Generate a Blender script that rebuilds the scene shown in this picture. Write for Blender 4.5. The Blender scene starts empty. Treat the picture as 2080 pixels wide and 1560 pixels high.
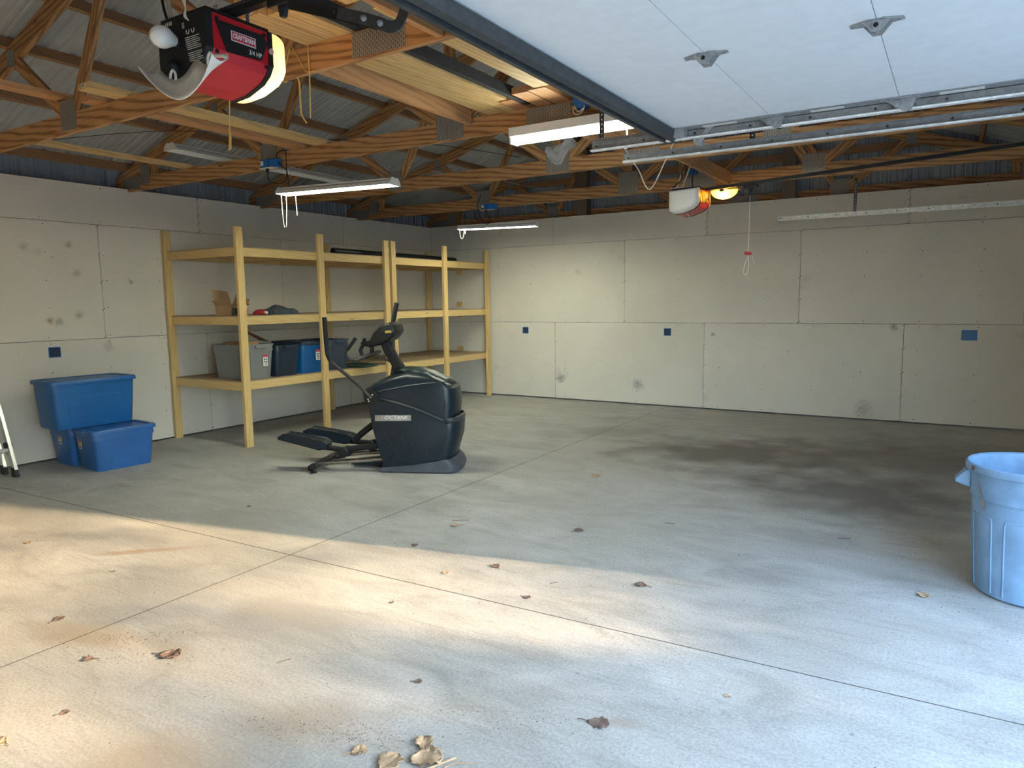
import bpy, bmesh, math, random
from mathutils import Vector, Matrix
random.seed(7)
R = math.radians
scene = bpy.context.scene
COL = scene.collection

# ------------------------------------------------------------------ camera, sky, sun, exposure
F_PX, YAW, PITCH, ROLL, CAM_H = 1450.59, 0.5557, 0.1163, -0.0130, 1.5849
def camera_axes():
    cy, sy, cp, sp = math.cos(YAW), math.sin(YAW), math.cos(PITCH), math.sin(PITCH)
    f = Vector((-sy*cp, cy*cp, -sp)); r = Vector((cy, sy, 0)); u = r.cross(f)
    c, s = math.cos(ROLL), math.sin(ROLL)
    return f, c*r + s*u, -s*r + c*u
cam_data = bpy.data.cameras.new('camera')
cam_data.sensor_width = 36.0
cam_data.lens = F_PX/2080*36.0
cam_data.clip_start = 0.05
cam_data.clip_end = 300
cam = bpy.data.objects.new('camera', cam_data)
COL.objects.link(cam)
f_, r_, u_ = camera_axes()
cam.matrix_world = Matrix(((r_.x, u_.x, -f_.x, 0), (r_.y, u_.y, -f_.y, 0), (r_.z, u_.z, -f_.z, CAM_H), (0, 0, 0, 1)))
scene.camera = cam

world = bpy.data.worlds.new('sky')
scene.world = world
world.use_nodes = True
wn = world.node_tree
wn.nodes.clear()
w_out = wn.nodes.new('ShaderNodeOutputWorld')
w_bg = wn.nodes.new('ShaderNodeBackground')
w_sky = wn.nodes.new('ShaderNodeTexSky')
w_sky.sky_type = 'HOSEK_WILKIE'
SUN_EL, SUN_AZ = R(17.0), math.atan2(0.225, 0.974)        # sun stands beyond the open door
sun_dir = Vector((math.cos(SUN_EL)*math.cos(SUN_AZ), math.cos(SUN_EL)*math.sin(SUN_AZ), math.sin(SUN_EL)))
w_sky.sun_direction = sun_dir
w_sky.turbidity = 2.2
w_bg.inputs['Strength'].default_value = 35.0
w_hs = wn.nodes.new('ShaderNodeHueSaturation')
w_hs.inputs['Saturation'].default_value = 1.0
wn.links.new(w_sky.outputs[0], w_hs.inputs['Color'])
wn.links.new(w_hs.outputs[0], w_bg.inputs['Color'])
wn.links.new(w_bg.outputs[0], w_out.inputs['Surface'])

sun_data = bpy.data.lights.new('sun', 'SUN')
sun_data.energy = 6.6
sun_data.angle = R(1.1)
sun_data.color = (1.0, 0.73, 0.42)
sun = bpy.data.objects.new('sun', sun_data)
COL.objects.link(sun)
sun.location = (20, 5, 9)
sun.rotation_euler = sun_dir.to_track_quat('Z', 'Y').to_euler()

scene.view_settings.view_transform = 'Standard'
scene.view_settings.look = 'None'
scene.view_settings.gamma = 1.0
scene.view_settings.use_curve_mapping = False
scene.view_settings.exposure = 1.78
TUBE_STRENGTH = 24.0
BULB_WATTS = 1.6

# ------------------------------------------------------------------ helpers
class M:
    """collects shapes for one mesh object"""
    def __init__(self): self.v = []; self.f = []
    def add(self, vs, fs):
        o = len(self.v); self.v += [tuple(p) for p in vs]; self.f += [tuple(i+o for i in q) for q in fs]; return self
    def box(self, x0, x1, y0, y1, z0, z1):
        return self.add([(x0,y0,z0),(x1,y0,z0),(x1,y1,z0),(x0,y1,z0),(x0,y0,z1),(x1,y0,z1),(x1,y1,z1),(x0,y1,z1)],
                        [(3,2,1,0),(4,5,6,7),(0,1,5,4),(1,2,6,5),(2,3,7,6),(3,0,4,7)])
    def prism(self, pts, axis, a0, a1):
        def P(p, a): return {'x': (a, p[0], p[1]), 'y': (p[0], a, p[1]), 'z': (p[0], p[1], a)}[axis]
        n = len(pts)
        return self.add([P(p, a0) for p in pts] + [P(p, a1) for p in pts],
                        [tuple(range(n-1, -1, -1)), tuple(range(n, 2*n))] + [(i, (i+1) % n, n+(i+1) % n, n+i) for i in range(n)])
    def loft(self, rings, cap0=True, cap1=True, closed=True):
        n = len(rings[0]); vs = [p for r in rings for p in r]; fs = []
        for k in range(len(rings)-1):
            for i in range(n if closed else n-1):
                j = (i+1) % n
                fs.append((k*n+i, k*n+j, (k+1)*n+j, (k+1)*n+i))
        if cap0: fs.append(tuple(range(n-1, -1, -1)))
        if cap1: fs.append(tuple((len(rings)-1)*n+i for i in range(n)))
        return self.add(vs, fs)
    def tube(self, pts, r, n=8, cap=True, smooth_steps=0):
        pts = [Vector(p) for p in pts]
        if smooth_steps: pts = catmull(pts, smooth_steps)
        rings = []; up = None
        for i, p in enumerate(pts):
            t = (pts[min(i+1, len(pts)-1)] - pts[max(i-1, 0)]).normalized()
            if up is None:
                up = t.orthogonal().normalized()
            up = (up - t*up.dot(t))
            up = up.normalized() if up.length > 1e-6 else t.orthogonal().normalized()
            b = t.cross(up)
            rr = r[i] if isinstance(r, (list, tuple)) else r
            rings.append([p + up*rr*math.cos(2*math.pi*k/n) + b*rr*math.sin(2*math.pi*k/n) for k in range(n)])
        return self.loft(rings, cap, cap)
    def lathe(self, prof, n=24, c=(0, 0, 0), axis='z', cap0=False, cap1=False):
        rings = []
        for r, h in prof:
            ring = []
            for k in range(n):
                a = 2*math.pi*k/n; x, y = r*math.cos(a), r*math.sin(a)
                q = {'z': (x, y, h), 'x': (h, x, y), 'y': (x, h, y)}[axis]
                ring.append((q[0]+c[0], q[1]+c[1], q[2]+c[2]))
            rings.append(ring)
        return self.loft(rings, cap0, cap1)
    def build(self, name, mat, parent=None, smooth=False, bevel=0.0, label=None, kind=None, world=False, loc=None, rot=None, solid=0.0, seg=2):
        me = bpy.data.meshes.new(name)
        vs = self.v
        if world and parent is not None:
            L = parent.location
            vs = [(x-L.x, y-L.y, z-L.z) for x, y, z in vs]
        me.from_pydata(vs, [], self.f)
        bm = bmesh.new(); bm.from_mesh(me)
        bmesh.ops.recalc_face_normals(bm, faces=bm.faces)
        bm.to_mesh(me); bm.free()
        if smooth:
            me.shade_smooth()
            me.set_sharp_from_angle(angle=R(38))
        me.materials.append(mat)
        o = bpy.data.objects.new(name, me)
        COL.objects.link(o)
        if parent is not None: o.parent = parent
        if loc is not None: o.location = loc
        if rot is not None: o.rotation_euler = rot
        if label: o['label'] = label
        if kind: o['kind'] = kind
        if solid:
            m = o.modifiers.new('thickness', 'SOLIDIFY'); m.thickness = solid; m.offset = 0
        if bevel:
            m = o.modifiers.new('edge', 'BEVEL'); m.width = bevel; m.segments = seg; m.limit_method = 'ANGLE'; m.angle_limit = R(40)
        return o

def catmull(pts, steps):
    out = []
    n = len(pts)
    for i in range(n-1):
        p0, p1, p2, p3 = pts[max(i-1, 0)], pts[i], pts[i+1], pts[min(i+2, n-1)]
        for k in range(steps):
            t = k/steps
            out.append(0.5*((2*p1) + (p2-p0)*t + (2*p0-5*p1+4*p2-p3)*t*t + (3*p1-p0-3*p2+p3)*t**3))
    out.append(pts[-1])
    return out

def thing(name, label, cat, loc=(0, 0, 0), rz=0.0, group=None):
    o = bpy.data.objects.new(name, None)
    o.empty_display_size = 0.1
    COL.objects.link(o)
    o.location = loc; o.rotation_euler = (0, 0, rz)
    tag(o, label, cat, group)
    return o

def tag(o, label, cat, group=None):
    o['label'] = label; o['category'] = cat
    if group: o['group'] = group
    return o

def structure(name, loc=(0, 0, 0)):
    o = bpy.data.objects.new(name, None); COL.objects.link(o); o.location = loc
    o['kind'] = 'structure'
    return o

def board(name, p0, p1, w, t, up, mat, parent=None, kind=None, label=None):
    """plank from p0 to p1 (centre line); w across, t along up; local x runs along the grain"""
    p0, p1 = Vector(p0), Vector(p1)
    d = p1-p0; ln = d.length; d.normalize()
    up = Vector(up); up = (up - d*up.dot(d)).normalized(); s = up.cross(d)
    c = (p0+p1)/2
    o = M().box(-ln/2, ln/2, -w/2, w/2, -t/2, t/2).build(name, mat, parent, kind=kind, label=label)
    mw = Matrix(((d.x, s.x, up.x, c.x), (d.y, s.y, up.y, c.y), (d.z, s.z, up.z, c.z), (0, 0, 0, 1)))
    if parent is not None:
        mw = Matrix.Translation(-Vector(parent.location)) @ mw
    o.matrix_basis = mw
    return o

def ybox_board(name, x0, x1, y0, y1, z0, z1, mat, parent=None, label=None):
    return board(name, ((x0+x1)/2, y0, (z0+z1)/2), ((x0+x1)/2, y1, (z0+z1)/2), x1-x0, z1-z0, (0, 0, 1), mat, parent, label=label)

def text_mesh(name, body, size, mat, parent, loc, rot, extrude=0.0006, shear=0.0, sx=1.0, align='CENTER', label=None, offset=0.0):
    cu = bpy.data.curves.new(name, 'FONT'); cu.body = body; cu.size = size; cu.extrude = extrude
    cu.align_x = align; cu.align_y = 'CENTER'; cu.shear = shear; cu.offset = offset; cu.resolution_u = 3
    tmp = bpy.data.objects.new(name, cu); COL.objects.link(tmp)
    dg = bpy.context.evaluated_depsgraph_get()
    me = bpy.data.meshes.new_from_object(tmp.evaluated_get(dg))
    bpy.data.objects.remove(tmp); me.name = name
    me.materials.clear(); me.materials.append(mat)
    o = bpy.data.objects.new(name, me); COL.objects.link(o)
    o.parent = parent; o.location = loc; o.rotation_euler = rot; o.scale = (sx, 1, 1)
    if label: o['label'] = label
    return o

def rrect(w, d, r, z, cx=0, cy=0, n=4):
    pts = []
    for qx, qy, a0 in ((1, 1, 0), (-1, 1, 90), (-1, -1, 180), (1, -1, 270)):
        for k in range(n+1):
            a = R(a0 + 90*k/n)
            pts.append((cx+qx*(w/2-r)+r*math.cos(a), cy+qy*(d/2-r)+r*math.sin(a), z))
    return pts

# ------------------------------------------------------------------ materials
class NT:
    def __init__(self, name):
        self.m = bpy.data.materials.new(name); self.m.use_nodes = True
        self.t = self.m.node_tree; self.t.nodes.clear()
        self.out = self.n('ShaderNodeOutputMaterial')
        self.bsdf = self.n('ShaderNodeBsdfPrincipled')
        self.l(self.bsdf.outputs[0], self.out.inputs[0])
    def n(self, typ, **kw):
        x = self.t.nodes.new(typ)
        for k, v in kw.items(): setattr(x, k, v)
        return x
    def l(self, a, b): self.t.links.new(a, b)
    def val(self, sock, v):
        if hasattr(v, 'links') or hasattr(v, 'is_linked'): self.l(v, sock)
        else: sock.default_value = v
    def noise(self, vec, scale, detail=4, rough=0.6, dist=0.0):
        x = self.n('ShaderNodeTexNoise'); x.inputs['Scale'].default_value = scale; x.inputs['Detail'].default_value = detail
        x.inputs['Roughness'].default_value = rough; x.inputs['Distortion'].default_value = dist
        if vec is not None: self.l(vec, x.inputs['Vector'])
        return x.outputs['Fac']
    def ramp(self, fac, stops):
        x = self.n('ShaderNodeValToRGB'); e = x.color_ramp.elements
        while len(e) < len(stops): e.new(0.5)
        for i, (p, c) in enumerate(stops):
            e[i].position = p; e[i].color = (c[0], c[1], c[2], 1) if isinstance(c, (tuple, list)) else (c, c, c, 1)
        self.l(fac, x.inputs[0]); return x.outputs[0]
    def mix(self, fac, a, b, mode='MIX'):
        x = self.n('ShaderNodeMix', data_type='RGBA', blend_type=mode)
        self.val(x.inputs[0], fac)
        for s, v in ((x.inputs[6], a), (x.inputs[7], b)):
            if isinstance(v, (tuple, list)): s.default_value = (v[0], v[1], v[2], 1)
            else: self.l(v, s)
        return x.outputs[2]
    def math(self, op, a, b=0.0, c=None, clamp=False):
        x = self.n('ShaderNodeMath', operation=op); x.use_clamp = clamp
        self.val(x.inputs[0], a); self.val(x.inputs[1], b)
        if c is not None: self.val(x.inputs[2], c)
        return x.outputs[0]
    def coords(self, scale=(1, 1, 1), rnd=0.0, rot=(0, 0, 0), loc=(0, 0, 0)):
        tc = self.n('ShaderNodeTexCoord'); mp = self.n('ShaderNodeMapping')
        mp.inputs['Scale'].default_value = scale; mp.inputs['Rotation'].default_value = rot; mp.inputs['Location'].default_value = loc
        v = tc.outputs['Object']
        if rnd:
            oi = self.n('ShaderNodeObjectInfo'); vm = self.n('ShaderNodeVectorMath', operation='SCALE')
            cx = self.n('ShaderNodeCombineXYZ')
            for i in range(3): self.l(oi.outputs['Random'], cx.inputs[i])
            self.l(cx.outputs[0], vm.inputs[0]); vm.inputs['Scale'].default_value = rnd
            ad = self.n('ShaderNodeVectorMath', operation='ADD'); self.l(v, ad.inputs[0]); self.l(vm.outputs[0], ad.inputs[1]); v = ad.outputs[0]
        self.l(v, mp.inputs['Vector'])
        return mp.outputs[0]
    def bump(self, h, strength=0.3, dist=0.01):
        b = self.n('ShaderNodeBump'); b.inputs['Strength'].default_value = strength; b.inputs['Distance'].default_value = dist
        self.l(h, b.inputs['Height']); self.l(b.outputs[0], self.bsdf.inputs['Normal'])
    def done(self, color, rough=0.5, metal=0.0, spec=None):
        if isinstance(color, (tuple, list)): self.bsdf.inputs['Base Color'].default_value = (color[0], color[1], color[2], 1)
        else: self.l(color, self.bsdf.inputs['Base Color'])
        self.val(self.bsdf.inputs['Roughness'], rough); self.val(self.bsdf.inputs['Metallic'], metal)
        if spec is not None: self.bsdf.inputs['Specular IOR Level'].default_value = spec
        return self.m

def plain(name, color, rough=0.5, metal=0.0, var=0.12, scale=9.0, bump=0.0, spec=None):
    t = NT(name)
    v = t.coords(rnd=13.0)
    n = t.noise(v, scale, 5)
    lo = tuple(c*(1-var) for c in color); hi = tuple(min(1, c*(1+var)) for c in color)
    c = t.ramp(n, [(0.3, lo), (0.7, hi)])
    if bump: t.bump(t.noise(v, scale*12, 3), bump, 0.004)
    return t.done(c, rough, metal, spec)

def wood(name, light, dark, rough=0.65, grain=1.0, knots=True, tone=0.22):
    t = NT(name)
    v = t.coords(scale=(0.55, 5, 5), rnd=9.0)
    vl = t.coords(scale=(0.12, 1, 1), rnd=5.0)
    fine = t.noise(v, 9, 6, 0.7, 0.4)
    wv = t.n('ShaderNodeTexWave', wave_type='BANDS', bands_direction='DIAGONAL')
    wv.inputs['Scale'].default_value = 13; wv.inputs['Distortion'].default_value = 7; wv.inputs['Detail'].default_value = 2; wv.inputs['Detail Scale'].default_value = 0.7
    t.l(vl, wv.inputs['Vector'])
    ring = t.ramp(wv.outputs['Fac'], [(0.0, 0.0), (0.55, 0.25), (0.9, 1.0)])
    g = t.math('ADD', t.math('MULTIPLY', fine, 0.75), t.math('MULTIPLY', ring, 0.32*grain))
    c = t.ramp(g, [(0.22, light), (0.5, tuple((a*2+b)/3 for a, b in zip(light, dark))), (0.86, dark)])
    if knots:
        vk = t.coords(scale=(0.9, 4.5, 4.5), rnd=17.0)
        vo = t.n('ShaderNodeTexVoronoi', feature='F1'); vo.inputs['Scale'].default_value = 1.5; t.l(vk, vo.inputs['Vector'])
        k = t.ramp(vo.outputs['Distance'], [(0.03, 1.0), (0.085, 0.0)])
        c = t.mix(t.math('MULTIPLY', k, 0.8), c, tuple(x*0.32 for x in dark))
    oi = t.n('ShaderNodeObjectInfo')
    br = t.math('MULTIPLY_ADD', oi.outputs['Random'], tone, 1.0-tone*0.6)
    hs = t.n('ShaderNodeHueSaturation'); t.l(c, hs.inputs['Color']); t.l(br, hs.inputs['Value'])
    t.bump(fine, 0.12, 0.004)
    return t.done(hs.outputs[0], rough)

def concrete(name):
    t = NT(name)
    v = t.coords()
    big = t.noise(v, 0.55, 4, 0.55, 0.3)
    mid = t.noise(t.coords(scale=(0.7, 1.5, 1), rot=(0, 0, 0.5)), 2.4, 6, 0.65, 0.8)
    fine = t.noise(v, 75, 5, 0.7)
    c = t.ramp(mid, [(0.30, (0.295, 0.288, 0.275)), (0.50, (0.415, 0.408, 0.395)), (0.70, (0.50, 0.495, 0.485))])
    c = t.mix(t.ramp(big, [(0.42, 0.0), (0.66, 0.6)]), c, (0.355, 0.335, 0.30))
    c = t.mix(0.5, c, t.ramp(fine, [(0.30, (0.22, 0.215, 0.21)), (0.52, (0.48, 0.475, 0.465)), (0.74, (0.72, 0.715, 0.70))]), 'OVERLAY')
    grit = t.noise(v, 110, 3, 0.6)
    c = t.mix(t.ramp(grit, [(0.60, 0.0), (0.72, 0.45)]), c, (0.20, 0.19, 0.18))
    # trowel streaks
    st = t.noise(t.coords(scale=(1.2, 14, 1), rot=(0, 0, 0.35)), 3.0, 4, 0.7, 0.5)
    c = t.mix(t.ramp(st, [(0.53, 0.0), (0.70, 0.5)]), c, (0.27, 0.262, 0.25))
    # old oil and tyre stains, and one painted shade patch, each with its own place on the slab
    def stain_shade_patch(x, y, rx, ry, ang, col, amt, c):
        tc = t.n('ShaderNodeTexCoord'); mp = t.n('ShaderNodeMapping', vector_type='TEXTURE')
        mp.inputs['Location'].default_value = (x, y, 0); mp.inputs['Rotation'].default_value = (0, 0, ang); mp.inputs['Scale'].default_value = (rx, ry, 1)
        wob = t.n('ShaderNodeTexNoise'); wob.inputs['Scale'].default_value = 2.6; wob.inputs['Detail'].default_value = 5
        t.l(tc.outputs['Object'], wob.inputs['Vector'])
        t.l(tc.outputs['Object'], mp.inputs['Vector'])
        ln = t.n('ShaderNodeVectorMath', operation='LENGTH'); t.l(mp.outputs[0], ln.inputs[0])
        d = t.math('ADD', ln.outputs['Value'], t.math('MULTIPLY_ADD', wob.outputs['Fac'], 1.4, -0.7))
        return t.mix(t.math('MULTIPLY', t.ramp(d, [(0.25, 1.0), (0.95, 0.0)]), amt), c, col)
    c = stain_shade_patch(-1.9, 7.3, 1.5, 1.0, 0.3, (0.12, 0.105, 0.095), 0.85, c)
    c = stain_shade_patch(-0.2, 7.8, 2.2, 1.4, 0.1, (0.17, 0.155, 0.145), 0.75, c)
    c = stain_shade_patch(-0.6, 6.2, 1.5, 0.9, -0.2, (0.13, 0.115, 0.108), 0.8, c)
    c = stain_shade_patch(-3.4, 7.9, 0.9, 0.45, 0.6, (0.22, 0.20, 0.17), 0.55, c)
    c = stain_shade_patch(-5.9, 5.3, 1.0, 0.6, 0.2, (0.22, 0.20, 0.165), 0.5, c)
    c = stain_shade_patch(-2.9, 2.35, 0.75, 0.3, 0.25, (0.29, 0.27, 0.25), 0.7, c)  # dappled tree shade on the sunlit floor, put in as colour
    c = stain_shade_patch(-2.3, 1.3, 0.5, 0.25, 0.4, (0.30, 0.235, 0.17), 0.6, c)
    c = stain_shade_patch(-3.4, 1.72, 0.5, 0.16, 0.2, (0.27, 0.21, 0.15), 0.65, c)
    c = stain_shade_patch(-4.4, 2.55, 0.42, 0.06, 0.75, (0.30, 0.20, 0.12), 0.6, c)
    c = stain_shade_patch(-2.05, 1.75, 0.45, 0.2, 0.5, (0.28, 0.22, 0.17), 0.5, c)
    c = stain_shade_patch(-3.35, 3.0, 0.3, 0.12, 0.3, (0.29, 0.28, 0.265), 0.6, c)
    c = stain_shade_patch(-1.0, 2.35, 0.12, 0.06, 0.2, (0.30, 0.21, 0.16), 0.5, c)
    # dark flecks of dirt
    vo = t.n('ShaderNodeTexVoronoi', feature='F1'); vo.inputs['Scale'].default_value = 5.5; t.l(v, vo.inputs['Vector'])
    fl = t.math('MULTIPLY', t.ramp(vo.outputs['Distance'], [(0.035, 1.0), (0.06, 0.0)]), t.ramp(t.noise(v, 1.3, 2), [(0.5, 0.0), (0.62, 0.8)]))
    c = t.mix(fl, c, (0.12, 0.10, 0.085))
    t.bump(fine, 0.18, 0.006)
    return t.done(c, t.ramp(mid, [(0.3, 0.62), (0.7, 0.78)]), 0.0, 0.35)

SMUDGES = [((-7.90, 3.76, 1.44), 0.05, (0.32, 0.20, 0.11), 0.8), ((-7.90, 3.85, 1.43), 0.06, (0.24, 0.22, 0.20), 0.6),
           ((-7.90, 4.0, 2.22), 0.05, (0.30, 0.26, 0.21), 0.7), ((-7.90, 4.06, 1.93), 0.06, (0.33, 0.31, 0.28), 0.6),
           ((-7.90, 4.05, 1.49), 0.06, (0.27, 0.25, 0.22), 0.6), ((-7.90, 3.57, 2.18), 0.06, (0.33, 0.29, 0.24), 0.5),
           ((-7.90, 4.33, 1.14), 0.08, (0.36, 0.34, 0.30), 0.5),
           ((-5.35, 10.08, 0.34), 0.10, (0.15, 0.15, 0.16), 0.7), ((-4.03, 10.08, 0.30), 0.12, (0.20, 0.20, 0.20), 0.6),
           ((-0.65, 10.08, 1.20), 0.06, (0.18, 0.15, 0.12), 0.7), ((-0.95, 10.08, 0.14), 0.14, (0.28, 0.27, 0.26), 0.5)]
def drywall(name):
    t = NT(name)
    v = t.coords(rnd=7.0)
    c = t.ramp(t.noise(v, 0.9, 4), [(0.3, (0.63, 0.585, 0.525)), (0.7, (0.70, 0.65, 0.585))])
    c = t.mix(t.ramp(t.noise(v, 2.1, 3, 0.5), [(0.68, 0.0), (0.78, 0.45)]), c, (0.34, 0.32, 0.28))
    c = t.mix(t.ramp(t.noise(t.coords(rnd=3.0, scale=(2.2, 2.2, 2.2)), 2.3, 2, 0.5), [(0.745, 0.0), (0.80, 0.7)]), c, (0.26, 0.235, 0.20))
    tc = t.n('ShaderNodeTexCoord')
    wob = t.n('ShaderNodeTexNoise'); wob.inputs['Scale'].default_value = 30; t.l(tc.outputs['Object'], wob.inputs['Vector'])
    for p, rad, col, amt in SMUDGES:
        d = t.n('ShaderNodeVectorMath', operation='DISTANCE'); t.l(tc.outputs['Object'], d.inputs[0]); d.inputs[1].default_value = p
        f = t.math('ADD', t.math('DIVIDE', d.outputs['Value'], rad), t.math('MULTIPLY_ADD', wob.outputs['Fac'], 1.2, -0.6))
        c = t.mix(t.math('MULTIPLY', t.ramp(f, [(0.15, 1.0), (0.95, 0.0)]), amt), c, col)
    c = t.mix(0.06, c, t.noise(v, 60, 2), 'OVERLAY')
    return t.done(c, 0.9, 0.0, 0.15)

def steel_sheet(name, col):
    t = NT(name)
    v = t.coords(rnd=5.0)
    c = t.ramp(t.noise(v, 1.1, 5), [(0.3, tuple(x*0.82 for x in col)), (0.7, tuple(x*1.15 for x in col))])
    return t.done(c, t.ramp(t.noise(v, 5, 3), [(0.3, 0.42), (0.7, 0.6)]), 0.25)

def galvanised(name, col=(0.33, 0.34, 0.35), rough=0.62, metal=0.3, scale=40):
    t = NT(name)
    v = t.coords(rnd=3.0)
    vo = t.n('ShaderNodeTexVoronoi', feature='F1'); vo.inputs['Scale'].default_value = scale; t.l(v, vo.inputs['Vector'])
    c = t.ramp(vo.outputs['Color'], [(0.2, tuple(x*0.85 for x in col)), (0.8, tuple(min(1, x*1.12) for x in col))])
    c = t.mix(t.ramp(t.noise(v, 7, 5), [(0.52, 0.0), (0.75, 0.5)]), c, tuple(x*0.6 for x in col))
    return t.done(c, rough, metal)

def gusset_mat(name):
    t = NT(name)
    tc = t.n('ShaderNodeTexCoord')
    sp = t.n('ShaderNodeSeparateXYZ'); t.l(tc.outputs['Object'], sp.inputs[0])
    cx = t.n('ShaderNodeCombineXYZ'); t.l(sp.outputs[2], cx.inputs[0]); t.l(sp.outputs[0], cx.inputs[1])
    br = t.n('ShaderNodeTexBrick'); t.l(cx.outputs[0], br.inputs['Vector'])
    br.inputs['Scale'].default_value = 1.0; br.inputs['Brick Width'].default_value = 0.026; br.inputs['Row Height'].default_value = 0.0135; br.inputs['Mortar Size'].default_value = 0.0042
    br.inputs['Color1'].default_value = (0.07, 0.062, 0.055, 1); br.inputs['Color2'].default_value = (0.10, 0.09, 0.08, 1); br.inputs['Mortar'].default_value = (0.36, 0.34, 0.31, 1)
    c = t.mix(t.ramp(t.noise(tc.outputs['Object'], 14, 4), [(0.4, 0.0), (0.7, 0.4)]), br.outputs['Color'], (0.20, 0.18, 0.16))
    t.bump(br.outputs['Fac'], 0.5, 0.004)
    return t.done(c, 0.45, 0.45)

def emitter(name, col, strength):
    t = NT(name)
    t.bsdf.inputs['Emission Color'].default_value = (*col, 1); t.bsdf.inputs['Emission Strength'].default_value = strength
    return t.done(col, 0.4)

def glowing_lens(name, col):
    t = NT(name)
    tr = t.n('ShaderNodeBsdfTranslucent'); tr.inputs['Color'].default_value = (*col, 1)
    mx = t.n('ShaderNodeMixShader'); mx.inputs[0].default_value = 0.25
    t.done(col, 0.35)
    t.l(tr.outputs[0], mx.inputs[1]); t.l(t.bsdf.outputs[0], mx.inputs[2]); t.l(mx.outputs[0], t.out.inputs[0])
    return t.m

def bulb_light(parent, loc, watts, col, radius=0.03):
    d = bpy.data.lights.new('bulb_glow', 'POINT'); d.energy = watts; d.color = col; d.shadow_soft_size = radius
    o = bpy.data.objects.new('bulb_glow', d); COL.objects.link(o); o.parent = parent; o.location = loc
    return o

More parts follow.
